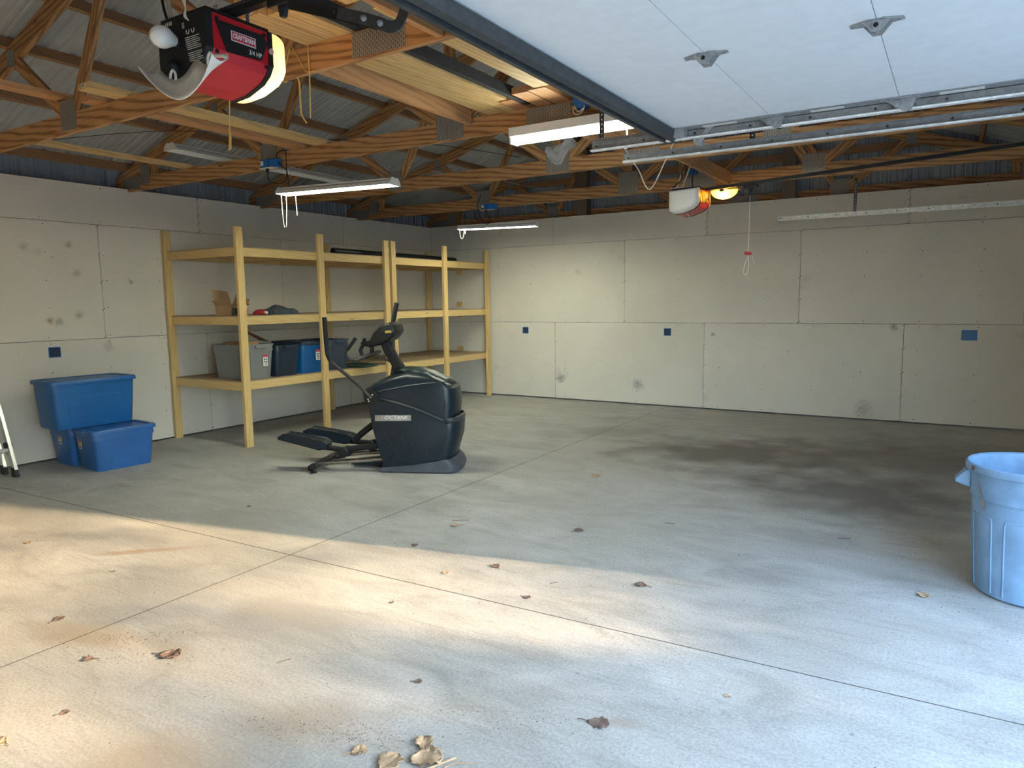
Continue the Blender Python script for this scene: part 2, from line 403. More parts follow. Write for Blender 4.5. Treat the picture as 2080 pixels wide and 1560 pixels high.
MT = {
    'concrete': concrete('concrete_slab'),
    'subbase': plain('joint_dirt', (0.06, 0.052, 0.045), 0.95),
    'drywall': drywall('drywall_paper'),
    'screw': plain('screw_head', (0.03, 0.028, 0.026), 0.5),
    'roof': steel_sheet('roof_steel', (0.44, 0.45, 0.455)),
    'siding': steel_sheet('siding_steel', (0.29, 0.32, 0.36)),
    'truss': wood('truss_pine', (0.50, 0.275, 0.115), (0.21, 0.088, 0.030), grain=1.25),
    'purlin': wood('purlin_spruce', (0.36, 0.195, 0.095), (0.17, 0.08, 0.038), grain=0.5),
    'post_dark': wood('treated_post', (0.17, 0.125, 0.09), (0.085, 0.06, 0.045), grain=0.4),
    'lumber': wood('new_lumber', (0.66, 0.46, 0.20), (0.38, 0.20, 0.07), grain=0.7),
    'lumber_red': wood('fir_lumber', (0.56, 0.29, 0.12), (0.30, 0.13, 0.05), grain=0.7),
    'lumber_black': plain('charred_board', (0.012, 0.012, 0.015), 0.8, var=0.6, scale=18, bump=0.5),
    'shelf': wood('shelf_pine', (0.70, 0.50, 0.225), (0.47, 0.29, 0.10), grain=0.45, tone=0.12),
    'shelf_top': wood('shelf_plywood', (0.42, 0.30, 0.17), (0.25, 0.16, 0.085), grain=0.3),
    'gusset': gusset_mat('truss_plate'),
    'galv': galvanised('galvanised_track'),
    'galv_skylit': galvanised('skylit_track', (0.80, 0.80, 0.79), 0.5, 0.1),  # track steel with the brightness of skylight put into its colour
    'galv_dark': galvanised('dark_strut', (0.062, 0.067, 0.075), 0.5, 0.3),
    'chrome': galvanised('dull_chrome', (0.42, 0.40, 0.37), 0.25, 0.9),
    'alu': plain('ladder_aluminium', (0.60, 0.60, 0.60), 0.35, 0.7, var=0.08),
    'door': plain('door_white', (0.76, 0.80, 0.84), 0.55, var=0.035, scale=16, bump=0.12),
    'paper': plain('white_paper', (0.72, 0.70, 0.66), 0.7, var=0.05),
    'black': plain('black_plastic', (0.012, 0.0125, 0.0145), 0.45, var=0.3, spec=0.3),
    'black_matte': plain('black_rubber', (0.018, 0.018, 0.02), 0.7, var=0.3),
    'red': plain('red_plastic', (0.50, 0.012, 0.022), 0.32, var=0.1),
    'badge_red': plain('badge_red', (0.48, 0.03, 0.05), 0.5, var=0.05),
    'white': plain('white_enamel', (0.72, 0.72, 0.70), 0.4, var=0.04),
    'white_dim': plain('white_old_enamel', (0.60, 0.58, 0.54), 0.5, var=0.08),
    'lens': plain('milky_lens', (0.78, 0.76, 0.72), 0.35, var=0.04),
    'bulb': plain('frosted_bulb', (0.85, 0.86, 0.85), 0.12, var=0.02),
    'lens_lit': glowing_lens('lit_lens', (1.0, 0.80, 0.46)),
    'lens_amber': glowing_lens('lit_amber_lens', (1.0, 0.66, 0.10)),
    'fluor': emitter('fluorescent_tube', (0.96, 1.0, 0.80), TUBE_STRENGTH),
    'fluor_near': emitter('fluorescent_tube_wide', (0.96, 1.0, 0.84), TUBE_STRENGTH*0.7),
    'cord_white': plain('white_cord', (0.75, 0.73, 0.66), 0.6),
    'twine': plain('yellow_twine', (0.62, 0.42, 0.12), 0.85, var=0.2, scale=60),
    'box_blue': plain('blue_outlet_box', (0.012, 0.13, 0.42), 0.4),
    'box_dark': plain('outlet_shadow', (0.012, 0.03, 0.09), 0.6),
    'tote_blue': plain('tote_blue', (0.026, 0.12, 0.36), 0.38, var=0.1, scale=5),
    'tote_deep': plain('tote_deep_blue', (0.008, 0.108, 0.33), 0.38, var=0.1, scale=5),
    'tote_navy': plain('tote_navy', (0.012, 0.024, 0.045), 0.42, var=0.12),
    'tote_slate': plain('tote_slate', (0.034, 0.048, 0.082), 0.42, var=0.12),
    'tote_grey': plain('tote_grey', (0.20, 0.205, 0.21), 0.42, var=0.06),
    'tote_bright': plain('tote_bright_blue', (0.005, 0.095, 0.29), 0.4, var=0.08),
    'can': plain('faded_blue_plastic', (0.18, 0.295, 0.455), 0.55, var=0.2, scale=6, bump=0.1),
    'can_scuff': plain('scuff_brown', (0.16, 0.10, 0.06), 0.8, var=0.5, scale=60),
    'card': plain('cardboard', (0.34, 0.205, 0.105), 0.85, var=0.1),
    'print': plain('black_print', (0.02, 0.018, 0.016), 0.7),
    'yellow': plain('sticker_yellow', (0.55, 0.36, 0.06), 0.6),
    'pink': plain('sticker_pink', (0.50, 0.05, 0.10), 0.6),
    'red_cloth': plain('red_cloth', (0.34, 0.015, 0.025), 0.9, var=0.3),
    'grey_cloth': plain('slate_cloth', (0.05, 0.062, 0.08), 0.95, var=0.35, scale=20, bump=0.4),
    'green': plain('dark_green_plastic', (0.012, 0.045, 0.035), 0.5),
    'shroud': plain('dark_teal_plastic', (0.008, 0.016, 0.024), 0.36, var=0.15, scale=4, spec=0.35),
    'shroud_top': plain('dusty_teal_plastic', (0.026, 0.042, 0.042), 0.42, var=0.2, scale=5),
    'band': plain('grey_band', (0.030, 0.034, 0.040), 0.4, var=0.1),
    'skirt': plain('dusty_grey_plastic', (0.055, 0.062, 0.076), 0.6, var=0.3, scale=7),
    'grip': plain('foam_grip', (0.014, 0.018, 0.021), 0.75, spec=0.3),
    'arm_steel': plain('worn_grey_tube', (0.040, 0.040, 0.040), 0.45, 0.4, var=0.25),
    'badge': plain('silver_badge', (0.34, 0.325, 0.30), 0.4, 0.3, var=0.06),
    'leaf': plain('dry_leaf', (0.38, 0.27, 0.17), 0.8, var=0.35, scale=25),
    'leaf_dark': plain('dry_dark_leaf', (0.155, 0.105, 0.085), 0.85, var=0.35, scale=25),
    'debris': plain('leaf_crumbs', (0.11, 0.08, 0.055), 0.95, var=0.5, scale=30),
    'plastic_film': None,
    'gravel': plain('gravel', (0.36, 0.34, 0.31), 0.95, var=0.3, scale=4),
}
_t = NT('clear_film')
_t.bsdf.inputs['Alpha'].default_value = 0.42
MT['plastic_film'] = _t.done((0.75, 0.77, 0.80), 0.12)

# ------------------------------------------------------------------ dimensions of the garage
XL, YB, XR, YF = -7.9036, 10.0836, 1.00, -0.72
WALL_TOP = 2.868
RIDGE_X, HEEL_X, HEEL_Z, SLOPE = -3.45, -8.03, 3.03, 1/3
def chord_top(x): return HEEL_Z + SLOPE*(min(x, 2*RIDGE_X-x) - HEEL_X)

# ------------------------------------------------------------------ floor
floor = structure('floor')
M().box(-8.2, 1.12, -0.95, 10.4, -0.12, -0.0002).build('subbase', MT['subbase'], floor)
g = 0.0036
xa, ya0, ya1 = -3.52, 2.828, 3.118       # saw cuts: one across, one lengthwise (slightly skewed)
def yj(x): return ya0 + (ya1-ya0)*(x+7.9)/8.9
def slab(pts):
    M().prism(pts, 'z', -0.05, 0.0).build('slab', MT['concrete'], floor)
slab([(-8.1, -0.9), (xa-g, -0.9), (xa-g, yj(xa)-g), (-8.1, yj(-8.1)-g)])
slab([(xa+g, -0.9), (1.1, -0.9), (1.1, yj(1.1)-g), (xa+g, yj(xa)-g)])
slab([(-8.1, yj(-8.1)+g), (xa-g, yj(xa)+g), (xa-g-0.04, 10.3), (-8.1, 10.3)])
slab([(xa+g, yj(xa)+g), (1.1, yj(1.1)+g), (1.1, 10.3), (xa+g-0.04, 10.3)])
ground = M().box(1.101, 60, -40, 40, -0.2, -0.03).build('ground', MT['gravel']); ground['kind'] = 'structure'

# unseen shrubs, added to keep the low sun off the floor by the door
MT["foliage"] = plain('foliage', (0.06, 0.10, 0.03), 0.7, var=0.4)
def added_shrub(x, y, r, h, seed, label):
    rs = random.Random(seed); t = thing('added_shrub', label, 'added_shrub', (x, y, -0.03), group='added shrubs blocking low sun')
    m = M()
    for _ in range(3600):
        a, b = rs.uniform(0, 6.283), math.acos(rs.uniform(-1, 1)); k = rs.uniform(0.45, 1.0)**0.5*(1+0.05*math.sin(3*a+seed))
        bx = lambda q: math.copysign(abs(q)**0.62, q)
        c = Vector((r*k*bx(math.sin(b)*math.cos(a)), r*1.22*k*bx(math.sin(b)*math.sin(a)), h*0.53+h*0.47*k*bx(math.cos(b))))
        d = Vector((rs.gauss(0, 1), rs.gauss(0, 1), rs.gauss(0, 1))).normalized(); e = d.orthogonal().normalized(); s_ = rs.uniform(0.10, 0.2)
        m.add([c+d*s_, c+e*s_*0.5, c-d*s_, c-e*s_*0.5], [(0, 1, 2, 3)])
    m.build('foliage', MT['foliage'], t, kind='stuff')
    M().tube([(0, 0, 0), (0.05, 0, h*0.4), (0, 0.05, h*0.8)], [0.06, 0.05, 0.02], 8).build('stem', MT['post_dark'], t)
for i, (x, y, r, h) in enumerate(((9.4, 0.95, 1.0, 3.3), (9.4, 3.55, 1.0, 3.5), (9.4, 6.1, 1.0, 3.25), (9.4, 8.65, 1.0, 3.4), (9.4, -1.75, 1.0, 3.35), (11.9, -0.4, 1.0, 4.2), (11.9, 2.35, 1.0, 4.35), (11.9, 4.9, 1.0, 4.3), (11.9, 7.5, 1.0, 4.25))):
    added_shrub(x, y, r, h, i, 'unseen leafy bush added outside the open door to block low sun')

def tree(x, y, r, z0, z1, seed, label):
    rs = random.Random(seed); t = thing('tree', label, 'tree', (x, y, -0.03), group='trees beyond the drive')
    m = M(); cl = [(rs.uniform(0, 6.283), rs.uniform(0.2, 1.0), rs.uniform(z0, z1)) for _ in range(16)]
    for _ in range(620):
        a, k, zc = rs.choice(cl)
        c = Vector((r*k*math.cos(a)+rs.gauss(0, 0.42), r*k*math.sin(a)+rs.gauss(0, 0.42), zc+rs.gauss(0, 0.32)))
        d = Vector((rs.gauss(0, 1), rs.gauss(0, 1), rs.gauss(0, 1))).normalized(); e = d.orthogonal().normalized(); s_ = rs.uniform(0.10, 0.22)
        m.add([c+d*s_, c+e*s_*0.5, c-d*s_, c-e*s_*0.5], [(0, 1, 2, 3)])
    m.build('foliage', MT['foliage'], t, kind='stuff')
    M().tube([(0, 0, 0), (0.08, 0.05, z0), (0, -0.05, z1*0.85)], [0.14, 0.10, 0.03], 8).build('trunk', MT['post_dark'], t)
for i, (x, y) in enumerate(((14.0, 3.2), (14.5, 7.6))):
    tree(x, y, 1.9, 4.2, 7.0, 60+i, 'loose crowned tree standing behind the added shrubs')

# ------------------------------------------------------------------ drywall
ROWS = [(0.018, 1.2318), (1.2365, 2.4510), (2.4552, WALL_TOP)]
def split(a, b, cuts):
    e = [a] + sorted(c for c in cuts if a < c < b) + [b]
    return list(zip(e[:-1], e[1:]))
def screws(pts, axis, name, parent):
    m = M(); n = 6
    for u, z, r in pts:
        if axis == 'x': ring = [(XL+0.0012, u+r*math.cos(k*math.pi/3), z+r*math.sin(k*math.pi/3)) for k in range(n)]
        else: ring = [(u+r*math.cos(k*math.pi/3), YB-0.0012, z+r*math.sin(k*math.pi/3)) for k in range(n)]
        m.add(ring, [tuple(range(n))])
    m.build(name, MT['screw'], parent, kind='stuff')
TH = 0.0127
wall_left = structure('wall_left')
lcuts = [[-1.76, 0.68, 3.11-0.0, 5.553, 8.0], [-0.57, 1.87, 4.312, 6.775, 9.2], [0.67, 3.1, 5.535, 7.97]]
lcuts[0][2] = 3.11
for (z0, z1), cuts in zip(ROWS, lcuts):
    for a, b in split(YF, YB, cuts):
        M().box(XL-TH, XL, a+0.0025, b-0.0025, z0, z1).build('drywall_sheet', MT['drywall'], wall_left)
wall_back = structure('wall_back')
bcuts = [[-5.437, -3.034, -0.541], [-6.69, -4.254, -1.775, 0.66], [-5.46, -3.024, -0.545]]
for (z0, z1), cuts in zip(ROWS, bcuts):
    for a, b in split(XL, XR, cuts):
        M().box(a+0.0025, b-0.0025, YB, YB+TH, z0, z1).build('drywall_sheet', MT['drywall'], wall_back)
rr = random.Random(3)
def screw_rows(a, b):
    pts = []
    x = a + 0.2
    while x < b:
        for z0, z1 in ROWS:
            n = 5 if z1-z0 > 1 else 2
            for k in range(n):
                z = z0 + 0.03 + (z1-z0-0.06)*k/(n-1) + rr.uniform(-0.02, 0.02)*(0 < k < n-1)
                if rr.random() < 0.9: pts.append((x+rr.uniform(-0.02, 0.02), z, rr.uniform(0.0045, 0.007)))
        x += 0.61
    for k in range(70):
        pts.append((rr.uniform(a, b), rr.uniform(0.1, 2.8), rr.uniform(0.002, 0.0045)))
    return pts
pl = screw_rows(YF, YB); pb = screw_rows(XL, XR)
for u0, z0, z1 in ((4.312, 1.25, 2.44), (5.553, .03, 1.22), (5.535, 2.47, 2.85)):
    for k in range(5):
        for s in (-1, 1): pl.append((u0+s*0.012, z0+(z1-z0)*k/4+s*0.008, 0.006))
for u0, z0, z1 in ((-5.437, .03, 1.22), (-3.034, .03, 1.22), (-0.541, .03, 1.22), (-4.254, 1.25, 2.44), (-1.775, 1.25, 2.44), (-3.024, 2.47, 2.85), (-0.545, 2.47, 2.85)):
    for k in range(5):
        for s in (-1, 1): pb.append((u0+s*0.014, z0+(z1-z0)*k/4+s*0.01, 0.006))
screws(pl, 'x', 'screw_heads', wall_left)
screws(pb, 'y', 'screw_heads', wall_back)
# framing and steel behind and above the drywall
board('wall_plate', (XL-0.07, YF, 2.82), (XL-0.07, YB+0.1, 2.82), 0.089, 0.038, (0, 0, 1), MT['post_dark'], wall_left)
PROF = [(0, .019), (.012, .019), (.03, 0), (.09, 0), (.098, .009), (.11, .009), (.118, 0), (.15, 0), (.158, .009), (.17, .009), (.178, 0), (.199, 0), (.217, .019)]
def profile(width=0.9148):
    pts = []; k = 0
    while True:
        for u, h in PROF:
            x = k*0.2287+u
            if x > width: return pts + [(width, 0.019)]
            pts.append((x, h))
        k += 1
prof = profile()
y = -0.9
while y < 10.3:
    m = M()
    m.loft([[(-8.12-h, y+u, 0.0) for u, h in prof], [(-8.12-h, y+u, 3.12) for u, h in prof]], False, False, False)
    m.build('siding_sheet', MT['siding'], wall_left)
    y += 0.9148
x = -8.13
while x < 1.1:
    m = M(); a, b = [], []
    for u, h in prof:
        xx = x+u
        a.append((xx, 10.40+h, 0.0)); b.append((xx, 10.40+h, max(0.2, chord_top(xx)+0.118)))
    m.loft([a, b], False, False, False)
    m.build('siding_sheet', MT['siding'], wall_back)
    x += 0.9148
for x0, x1 in ((-5.09, -4.885), (-2.04, -1.875), (0.95, 1.08), (-8.05, -7.92)):
    board('wall_post', ((x0+x1)/2, 10.17, 0), ((x0+x1)/2, 10.17, chord_top((x0+x1)/2)-0.16), x1-x0, 0.14, (0, 1, 0), MT['post_dark'], wall_back)
for z in (3.45, 3.95):
    for xa_, xb_ in ((-6.4, -5.1), (-4.88, -2.05), (-1.87, -0.5)):
        board('wall_girt', (xa_, 10.372, z), (xb_, 10.372, z), 0.089, 0.036, (0, 1, 0), MT['purlin'], wall_back)
# wall with the two door openings (open door beside the camera, closed one beyond) and the wall behind the camera
wall_right = structure('wall_right')
for y0, y1, z0, z1 in ((YF-0.1, -0.47, 0, 2.46), (4.36, 4.93, 0, 2.46), (9.74, 10.3, 0, 2.46), (YF-0.1, 10.3, 2.46, 3.205)):
    M().box(XR, XR+0.10, y0, y1, z0, z1).build('wall_panel', MT['drywall'], wall_right)
wall_front = structure('wall_front')
M().box(-8.1, XR+0.1, YF-0.12, YF, 0, 2.9).build('wall_panel', MT['drywall'], wall_front)
M().prism([(-8.1, 2.9), (1.1, 2.9), (1.1, 3.14), (RIDGE_X, 4.69), (-8.1, 3.14)], 'y', YF-0.12, YF-0.06).build('gable_panel', MT['siding'], wall_front)
door_2 = structure('door_2')
for k in range(4):
    M().box(XR+0.012, XR+0.055, 4.90, 9.76, 0.61*k+0.005, 0.61*(k+1)).build('door_panel', MT['door'], door_2)

# ------------------------------------------------------------------ roof
ceiling = structure('ceiling')
ang = math.atan(SLOPE)
RL = (RIDGE_X - (-8.35))/math.cos(ang)
sheet_mesh = None
for side in (0, 1):
    y = -0.95
    while y < 10.4:
        if sheet_mesh is None:
            m = M()
            m.loft([[(0, u, h) for u, h in prof], [(RL, u, h) for u, h in prof]], False, False, False)
            o = m.build('roof_sheet', MT['roof'], ceiling); sheet_mesh = o.data
        else:
            o = bpy.data.objects.new('roof_sheet', sheet_mesh); COL.objects.link(o); o.parent = ceiling
        zb = chord_top(-8.35) if False else HEEL_Z + SLOPE*(-8.35-HEEL_X)
        if side == 0:
            o.location = (-8.35, y, zb+0.094); o.rotation_euler = (0, -ang, 0)
        else:
            o.location = (2*RIDGE_X+8.35, y+0.9148, zb+0.094); o.rotation_euler = (0, -ang, math.pi)
        y += 0.9148
for px in (-7.92, -7.04, -6.38, -5.74, -5.10, -4.46, -3.84):
    for s in (0, 1):
        xx = px if s == 0 else 2*RIDGE_X-px
        sg = 1 if s == 0 else -1
        n = Vector((-SLOPE*sg, 0, 1)).normalized()
        c = Vector((xx, 0, chord_top(xx)+0.002)) + n*0.0445
        board('purlin', (c.x, -0.9, c.z), (c.x, 10.36, c.z), 0.038, 0.089, n, MT['purlin'], ceiling)

# ------------------------------------------------------------------ trusses
TRUSS_Y = [1.09, 2.91, 4.70, 6.49, 8.30, 10.28]
TRUSS_LABEL = ['roof truss above the red opener, nearest the open garage door',
               'roof truss with yellow twine looped around its bottom chord',
               'roof truss carrying the hanging light with a blue outlet box',
               'roof truss with clear plastic film caught on its centre plate',
               'roof truss from which the light by the corner hangs',
               'gable end roof truss standing against the back wall siding']
def truss(y, label):
    t = thing('roof_truss', label, 'truss', (RIDGE_X, y, 2.84), group='wooden roof trusses')
    W = 0.038; mt = MT['truss']; X0 = RIDGE_X
    def P(pts, name):   # local coordinates
        return M().prism([(px-X0, pz-2.84) for px, pz in pts], 'y', -W/2, W/2).build(name, mt, t)
    P([(-8.03, 2.84), (-2.571, 2.84), (-2.571, 2.98), (-7.74, 2.98), (-8.03, 2.883)], 'bottom_chord')
    P([(-2.569, 2.84), (1.13, 2.84), (1.13, 2.883), (0.84, 2.98), (-2.569, 2.98)], 'bottom_chord')
    nz = math.cos(ang)
    for s in (-1, 1):
        a = Vector((HEEL_X-0.25, y, HEEL_Z-0.25*SLOPE)); b = Vector((RIDGE_X, y, chord_top(RIDGE_X)))
        n = Vector((-math.sin(ang), 0, math.cos(ang)))
        a -= n*0.070; b -= n*0.070
        if s == 1:
            a.x = 2*X0-a.x; b.x = 2*X0-b.x; n.x = -n.x
        board('top_chord', a, b, W, 0.138, n, mt, t)
        def q(px): return px if s == -1 else 2*X0-px
        for (x0, z0, x1, z1) in ((-6.32, 3.50, -5.60, 2.96), (-5.50, 2.96, -4.90, 3.96), (-4.86, 3.93, -3.53, 2.95)):
            p0, p1 = Vector((q(x0), y, z0)), Vector((q(x1), y, z1))
            d = (p1-p0).normalized(); up = Vector((0, 1, 0)).cross(d)
            board('web', p0, p1, 0.035, 0.089, up, mt, t)
        board('web', (q(-7.41), y, 2.97), (q(-7.41), y, 3.12), 0.035, 0.089, (1, 0, 0), mt, t)
    board('king_post', (X0, y, 2.97), (X0, y, 4.44), 0.034, 0.089, (1, 0, 0), mt, t)
    def plate(x0, x1, z0, z1):
        c = ((x0+x1)/2-X0, 0, (z0+z1)/2-2.84)
        for sy in (-1, 1):
            M().box(-(x1-x0)/2, (x1-x0)/2, -0.001, 0.001, -(z1-z0)/2, (z1-z0)/2).build('gusset_plate', MT['gusset'], t, loc=(c[0], sy*(W/2+0.0012), c[2]))
    plate(-5.67, -5.46, 2.862, 3.075); plate(-3.58, -3.32, 2.85, 3.115); plate(-1.47, -1.25, 2.862, 3.09)
    plate(-2.75, -2.39, 2.848, 2.974); plate(-7.64, -7.47, 2.90, 3.10); plate(0.56, 0.74, 2.90, 3.10)
    plate(-7.98, -7.66, 2.86, 2.99)
    for s in (-1, 1):
        for px, pz in ((-6.33, 3.49), (-4.90, 3.95)):
            xx = px if s == -1 else 2*X0-px
            plate(xx-0.06, xx+0.06, pz-0.06, pz+0.07)
    return t
for y, lb in zip(TRUSS_Y, TRUSS_LABEL): truss(y, lb)

# ------------------------------------------------------------------ overhead door standing open
door_1 = structure('door_1', (-1.5, 1.95, 2.55))
DZ, DY0, DY1, DX0, PH = 2.552, -0.44, 4.155, -1.515, 0.612
for k in range(4):
    a = DX0+PH*k+0.0013; b = DX0+PH*(k+1)-0.0013
    M().box(a, b, DY0, DY1, DZ, DZ+0.045).build('door_panel', MT['door'], door_1, world=True)
# strut along the top section's edge: a ribbed steel channel
st = M()
st.prism([(-1.5353, 2.545), (-1.5274, 2.498), (-1.4958, 2.492), (-1.4919, 2.512), (-1.4682, 2.512), (-1.4634, 2.492), (-1.4326, 2.498), (-1.4247, 2.545), (-1.4279, 2.545), (-1.4358, 2.503), (-1.4610, 2.497), (-1.4658, 2.516), (-1.4942, 2.516), (-1.4982, 2.497), (-1.5250, 2.503), (-1.5321, 2.545)], 'y', DY0, DY1+0.02)
st.build('strut', MT['galv_dark'], door_1, world=True)
M().box(-1.54, -1.41, DY1+0.02, DY1+0.03, 2.49, 2.60).build('strut_end', MT['galv_dark'], door_1, world=True)
# end stile with paper labels
M().box(DX0, DX0+4*PH, DY1, DY1+0.012, DZ-0.006, DZ+0.047).build('end_stile', MT['galv'], door_1, world=True)
M().box(DX0, DX0+4*PH, DY1-0.07, DY1+0.012, DZ-0.004, DZ-0.001).build('end_flange', MT['galv'], door_1, world=True)
for a, b in ((-1.27, -1.08), (-0.70, -0.54), (-0.12, 0.06)):
    M().box(a, b, DY1-0.045, DY1-0.005, DZ-0.0065, DZ-0.004).build('paper_label', MT['paper'], door_1, world=True)
def hinge(x, y):
    z = DZ
    h = M()
    for s in (-1, 1):
        h.prism([(x+s*0.02, y-0.038), (x+s*0.085, y-0.012), (x+s*0.088, y+0.012), (x+s*0.02, y+0.030)], 'z', z-0.006, z-0.001)
    h.prism([(x-0.048, z-0.002), (x-0.014, z-0.042), (x+0.016, z-0.042), (x+0.05, z-0.002)], 'y', y-0.030, y-0.025)
    h.prism([(x-0.048, z-0.002), (x-0.014, z-0.042), (x+0.016, z-0.042), (x+0.05, z-0.002)], 'y', y+0.022, y+0.027)
    h.tube([(x, y-0.036, z-0.022), (x, y+0.034, z-0.022)], 0.013, 10)
    o = h.build('hinge', MT['galv'], door_1, world=True)
    L = door_1.location
    M().tube([(x-L.x, y-0.038-L.y, z-0.022-L.z), (x-L.x, y-0.035-L.y, z-0.022-L.z)], 0.0085, 10).build('hinge_pin', MT['black'], o)
    b = M()
    for s in (-1, 1):
        b.lathe([(0.0, -0.012), (0.007, -0.010), (0.007, -0.006), (0.0, -0.006)], 6, (x+s*0.076-L.x, y-L.y, z-L.z))
        b.lathe([(0.0, -0.012), (0.007, -0.010), (0.007, -0.006), (0.0, -0.006)], 6, (x+s*0.034-L.x, y-0.012-L.y, z-L.z))
    b.build('hinge_bolts', MT['galv'], o)
for x in (DX0+PH, DX0+2*PH): hinge(x, 2.955)
for x in (DX0+PH, DX0+2*PH): hinge(x, 0.9)
def roller(x):
    y = DY1-0.03
    m = M()
    m.prism([(x-0.065, DZ-0.004), (x+0.03, DZ-0.07), (x+0.055, DZ-0.06), (x+0.072, DZ-0.004)], 'y', y, y+0.006)
    m.tube([(x-0.01, y-0.012, DZ-0.030), (x-0.01, y+0.05, DZ-0.030)], 0.015, 10)
    m.tube([(x+0.034, y-0.010, DZ-0.036), (x+0.034, y+0.05, DZ-0.036)], 0.011, 10)
    m.prism([(x-0.085, DY1-0.07), (x+0.09, DY1-0.07), (x+0.09, DY1), (x-0.085, DY1)], 'z', DZ-0.008, DZ-0.003)
    o = m.build('roller_bracket', MT['galv'], door_1, world=True)
    L = door_1.location
    M().tube([(x+0.034-L.x, y+0.05-L.y, DZ-0.036-L.z), (x+0.034-L.x, y+0.068-L.y, DZ-0.036-L.z)], 0.024, 14).build('roller', MT['black'], o)
for x in (DX0+PH, DX0+2*PH, DX0+3*PH): roller(x)
m = M()
m.box(-1.47, -1.37, DY1-0.06, DY1+0.02, DZ-0.05, DZ-0.004)
m.prism([(-1.33, DZ-0.085), (-1.29, DZ-0.085), (-1.215, DZ), (-1.255, DZ)], 'y', DY1+0.0, DY1+0.008)
m.tube([(-1.31, DY1, DZ-0.07), (-1.31, DY1+0.07, DZ-0.07)], 0.024, 12)
m.build('top_bracket', MT['galv'], door_1, world=True)

def track(label, x0, x1, y, z, hangers, angle_iron, mt='galv', group='horizontal door tracks'):
    t = thing('door_track', label, 'door track', (x0, y, z), group=group)
    m = M()
    # C channel, open towards the door
    m.prism([(y+0.000, z+0.052), (y-0.026, z+0.052), (y-0.026, z+0.049), (y-0.002, z+0.049), (y-0.002, z+0.003), (y-0.030, z+0.003), (y-0.034, z+0.010), (y-0.036, z+0.009), (y-0.032, z), (y, z)], 'x', x0, x1)
    m.build('channel', MT[mt], t, world=True)
    M().prism([(y-0.0355, z+0.0085), (y-0.0325, z-0.0015), (y+0.001, z-0.0015), (y+0.001, z-0.0002), (y-0.0322, z-0.0002), (y-0.0345, z+0.009)], 'x', x0, x1).build('lower_lip', MT['galv_skylit'], t, world=True)  # strip over the lip, its skylit brightness painted in
    if angle_iron:
        M().prism([(y+0.004, z+0.03), (y+0.004, z+0.076), (y+0.045, z+0.076), (y+0.045, z+0.073), (y+0.007, z+0.073), (y+0.007, z+0.03)], 'x', x0, x1).build('angle_iron', MT['galv'], t, world=True)
    b = M(); xx = x0+0.03
    while xx < x1:
        b.lathe([(0.0, -0.006), (0.007, -0.004), (0.007, 0.0)], 6, (xx, y-0.002, z+0.03), 'y'); xx += 0.31
    b.build('track_bolts', MT['galv_dark'], t, world=True)
    for hx, zt in hangers:
        h = M()
        h.box(hx-0.016, hx+0.016, y+0.008, y+0.011, z+0.02, zt)
        h.box(hx-0.016, hx-0.013, y+0.008, y+0.036, z+0.02, zt)
        hg = h.build('hanger', MT['galv_dark'], t, world=True)
        d = M(); zz = z+0.05
        while zz < zt-0.02:
            d.tube([(hx, y+0.0068, zz), (hx, y+0.0082, zz)], 0.0055, 6); zz += 0.028
        d.build('hanger_holes', MT['paper'], hg, world=False).location = -Vector(t.location)
    return t
track('galvanised steel track along the edge of the open white door', -1.98, 0.93, 4.175, 2.497, [(-1.92, 2.86)], True)
track('galvanised track with lower lip coloured as if skylit over the closed bay, beside the open door', -1.96, 0.93, 4.635, 2.497, [(-1.12, 2.842)], False)
track('slim galvanised track hanging close along the back wall', -1.89, 0.93, 9.19, 2.497, [(-1.05, 2.93)], False, 'galv_skylit')

